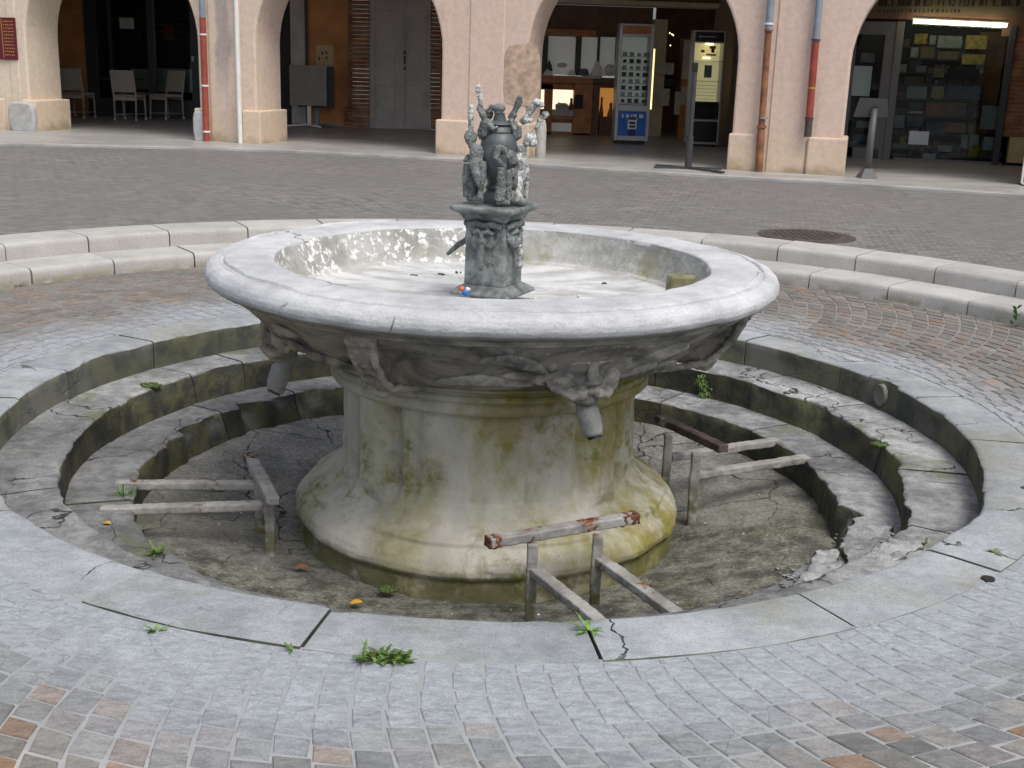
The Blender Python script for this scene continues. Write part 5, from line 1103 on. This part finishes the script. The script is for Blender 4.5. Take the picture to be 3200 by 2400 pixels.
# goods in the window
goods = [(2858, 105, 2898, 138, 'goldp', 'pale golden framed print at the upper left of the shop window'), (2905, 110, 2925, 140, 'card', 'small grey card beside the golden framed print'), (2930, 112, 3006, 150, 'card', 'wide grey picture with a curved horizon in the window'), (3018, 110, 3085, 154, 'goldp', 'golden patterned picture at the upper right of the shop window'),
    (3006, 170, 3078, 202, 'goldp', 'golden picture with a bright bar below the patterned one'), (2930, 160, 2995, 190, 'cardb', 'dark brown panel with a light top edge'), (2846, 148, 2870, 180, 'card', 'grey box in the second row, leftmost'), (2876, 146, 2920, 182, 'cardb', 'brown book block in the second row'),
    (2842, 190, 2880, 222, 'darkframe', 'dark box in the third row of the window, left'), (2862, 206, 2894, 226, 'card', 'small grey card in the third row'), (2916, 216, 2952, 242, 'cream', 'cream square card right of the third row'), (2960, 214, 3060, 248, 'dark', 'very dark wide box behind the cream card'),
    (2826, 238, 2886, 264, 'cardb', 'brown sloping box in the fourth row'), (2834, 270, 2896, 308, 'card', 'grey printed box with small pictures in the fifth row'), (2912, 270, 2950, 306, 'cream', 'pale green grey card left of the blue picture'), (2958, 266, 3066, 310, 'slate', 'wide slate blue picture with a white streak'),
    (2840, 318, 2882, 346, 'darkframe', 'framed dark photograph above a white strip'), (2840, 348, 2882, 354, 'white', 'white strip under the framed dark photograph'), (2894, 320, 2950, 362, 'wood', 'orange brown box in the sixth row'), (2950, 320, 3020, 364, 'cardb', 'brown box right of the orange brown one'),
    (2794, 360, 2826, 400, 'card', 'grey box at the lower left beside the window post'), (2834, 362, 2884, 396, 'slate', 'slate box at the lower left'), (2892, 384, 2950, 420, 'slate', 'blue slate box at the lower middle'), (2950, 384, 3016, 414, 'wood', 'rusty orange box at the lower middle'),
    (3066, 330, 3128, 405, 'card', 'tall pale box with dark windows at the lower right'), (3072, 428, 3120, 470, 'card', 'white box with a round emblem at the bottom right'), (2932, 456, 2974, 474, 'card', 'small grey box at the bottom of the window'), (2884, 480, 2924, 496, 'paper', 'white folded leaflet at the bottom of the window'),
    (3004, 422, 3024, 462, 'card', 'grey upright card left of the yellow bag'), (3030, 420, 3058, 456, 'card', 'pointed grey card above the yellow bag'), (2804, 446, 2836, 462, 'slate', 'low blue box at the bottom left corner'), (2960, 478, 3010, 494, 'cardb', 'row of small brown boxes on the window floor')]
for i, (u0, v0, u1, v1, mt, lb) in enumerate(goods):
    d = -.16-.5*((500-v1)/430) - .02*(i % 3)
    b = MB(); b.pbox(FD, u0, v0, u1, v1, d-.08, d); tag(b.build('shop_goods', M[mt], bevel=.004), lb, 'goods', 'goods in the right hand shop window')
rows = [(146, 2812, 3060), (182, 2812, 3060), (228, 2812, 3070), (264, 2812, 3070), (310, 2800, 3070), (364, 2795, 3070), (418, 2792, 3110), (462, 2790, 3110), (494, 2790, 3120)]
for v1, ua, ub in rows:
    u = ua
    while u < ub:
        wd = R_.uniform(9, 30); hh = R_.uniform(12, 30); d = -.30-.5*((500-v1)/430)-R_.uniform(0, .12)
        mt = R_.choice(('cardb', 'slate', 'darkframe', 'cardb', 'card', 'woodd', 'slate', 'goldp' if v1 < 200 else 'wood'))
        b = MB(); b.pbox(FD, u, v1-hh, u+wd, v1, d-.06, d); tag(b.build('small_goods', M[mt]), 'small dim goods packed on the shelves behind the right hand shop window', 'goods', 'small goods on the right hand shop shelves')
        u += wd+R_.uniform(0, 7)
for k, v in enumerate((148, 184, 230, 266, 312, 366, 420)):
    d = -.20-.5*((500-v)/430); b = MB(); b.pbox(FD, 2806, v, 3060, v+4, d-.22, d+.02); b.build('window_shelf', M['darkframe'], sh)
b = MB(); b.pbox(FD, 2840, 410, 2902, 452, -.012, -.006); tag(b.build('window_notice', M['paper']), 'bright white paper notice on the right hand shop window', 'notice')
for u, v, r, lb in ((3042, 478, .09, 'crumpled yellow bag on the floor of the shop window'), (2822, 438, .06, 'small yellow bag at the lower left of the shop window')):
    s, z = FD.uv(u, v, -.12); b = MB(); b.ell(FD.pt(s, -.14, z), (r, r*.6, r)); b.ell(FD.pt(s+.04, -.16, z+r*.7), (r*.6, r*.4, r*.5)); tag(b.organic('yellow_bag', M['bag'], None, .012, 1, .05, .06), lb, 'bag')
s, z = FD.uv(2882, 466, -.10); pc = FD.pt(s, -.13, z); pt_ = thing('potted_plant', pc, 'small potted plant with pale flowers behind the white notice', 'plant')
b = MB(); b.lathe([(.03, -.05), (.045, .02), (.048, .025)], 14, pc); b.build('pot', M['wood'], pt_); b = MB()
for i in range(50): a = R_.uniform(0, 2*PI); leaf(b, pc+Vector((R_.uniform(-.04, .04), R_.uniform(-.03, .03), .03)), (math.cos(a), math.sin(a), 0), R_.uniform(.03, .07), .01, R_.uniform(.4, 1.5), .7, 5)
b.build('foliage', M['leaf'], pt_, smooth=True)
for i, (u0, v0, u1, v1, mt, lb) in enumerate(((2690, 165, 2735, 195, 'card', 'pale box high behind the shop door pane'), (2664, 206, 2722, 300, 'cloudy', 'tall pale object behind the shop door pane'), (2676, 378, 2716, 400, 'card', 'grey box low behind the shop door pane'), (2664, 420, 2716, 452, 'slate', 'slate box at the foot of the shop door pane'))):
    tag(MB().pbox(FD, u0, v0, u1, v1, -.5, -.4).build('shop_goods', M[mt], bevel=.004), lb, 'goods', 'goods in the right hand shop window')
# grey lectern sign
lm_ = plain('lectern_grey', (.085, .088, .092), .5, var=.08)
lb_ = at_z(2708, 556, ZP); le = thing('lectern_stand', lb_, 'grey metal lectern sign on a slim post at the right hand shop', 'sign stand')
zl = at_y(2722, 345, lb_.y).z
b = MB(); b.tube([lb_+Vector((0, 0, .0)), Vector((lb_.x+.005, lb_.y, zl+.03))], .042, n=14); b.build('post', lm_, le, smooth=True)
b = MB(); b.hexa([lb_+Vector(p) for p in ((-.11, -.11, 0), (.11, -.11, 0), (.11, .11, 0), (-.11, .11, 0))], [lb_+Vector(p) for p in ((-.05, -.05, .12), (.05, -.05, .12), (.05, .05, .12), (-.05, .05, .12))]); b.build('foot', lm_, le, bevel=.006)
b = MB(); q0, q1, q2, q3 = at_y(2668, 362, lb_.y+.06), at_y(2777, 363, lb_.y+.06), at_y(2773, 309, lb_.y-.10), at_y(2687, 304, lb_.y-.10); b.prism([q0, q1, q2, q3], (0, .02, -.015)); b.build('panel', lm_, le, bevel=.004)
# board at the right edge
rb = at_z(3215, 580, ZP); ab = thing('pavement_sign', rb, 'white edged pavement sign board at the right edge', 'sign')
Fs = Frame((rb.x, rb.y, 0), (1, -.2, 0)); b = MB(); b.fbox(Fs, -.07, .5, ZP+.03, ZP+1.45, -.06, -.03); b.build('board', M['slate'], ab); b = MB(); b.fbox(Fs, -.09, -.07, ZP+.02, ZP+1.46, -.07, -.02); b.fbox(Fs, -.07, .5, ZP+.01, ZP+.03, -.07, -.02); b.build('edge_frame', M['white'], ab); b = MB(); b.fbox(Fs, -.1, .5, ZP, ZP+.01, -.2, .1); b.build('foot', M['black'], ab)

# ------------------------------------------------------------------ daylight
w = bpy.data.worlds.new('World'); scene.world = w; w.use_nodes = True; nt = w.node_tree; bg = nt.nodes['Background']
sky = nt.nodes.new('ShaderNodeTexSky'); sky.sky_type = 'NISHITA'; sky.sun_disc = False
SUN_EL, SUN_AZ = 60, 145     # azimuth clockwise from +y
sky.sun_elevation = rad(SUN_EL); sky.sun_rotation = rad(SUN_AZ); sky.air_density = 1.0; sky.dust_density = 4.0; sky.ozone_density = 1.0
hs = nt.nodes.new('ShaderNodeHueSaturation'); hs.inputs['Saturation'].default_value = .62; nt.links.new(sky.outputs[0], hs.inputs['Color']); nt.links.new(hs.outputs[0], bg.inputs[0]); bg.inputs[1].default_value = .12
sn = bpy.data.lights.new('sun', 'SUN'); sn.energy = 1.35; sn.angle = rad(28); sn.color = (1, .965, .90)
so = bpy.data.objects.new('sun', sn); COL.objects.link(so)
dv = Vector((math.sin(rad(SUN_AZ))*math.cos(rad(SUN_EL)), math.cos(rad(SUN_AZ))*math.cos(rad(SUN_EL)), math.sin(rad(SUN_EL))))
so.rotation_euler = (-dv).to_track_quat('-Z', 'Y').to_euler(); so.location = (6, -8, 12)
vs_ = scene.view_settings; vs_.view_transform = 'Standard'; vs_.look = 'None'; vs_.exposure = 0.5; vs_.gamma = 1
scene.cycles.use_denoising = True; scene.cycles.max_bounces = 8
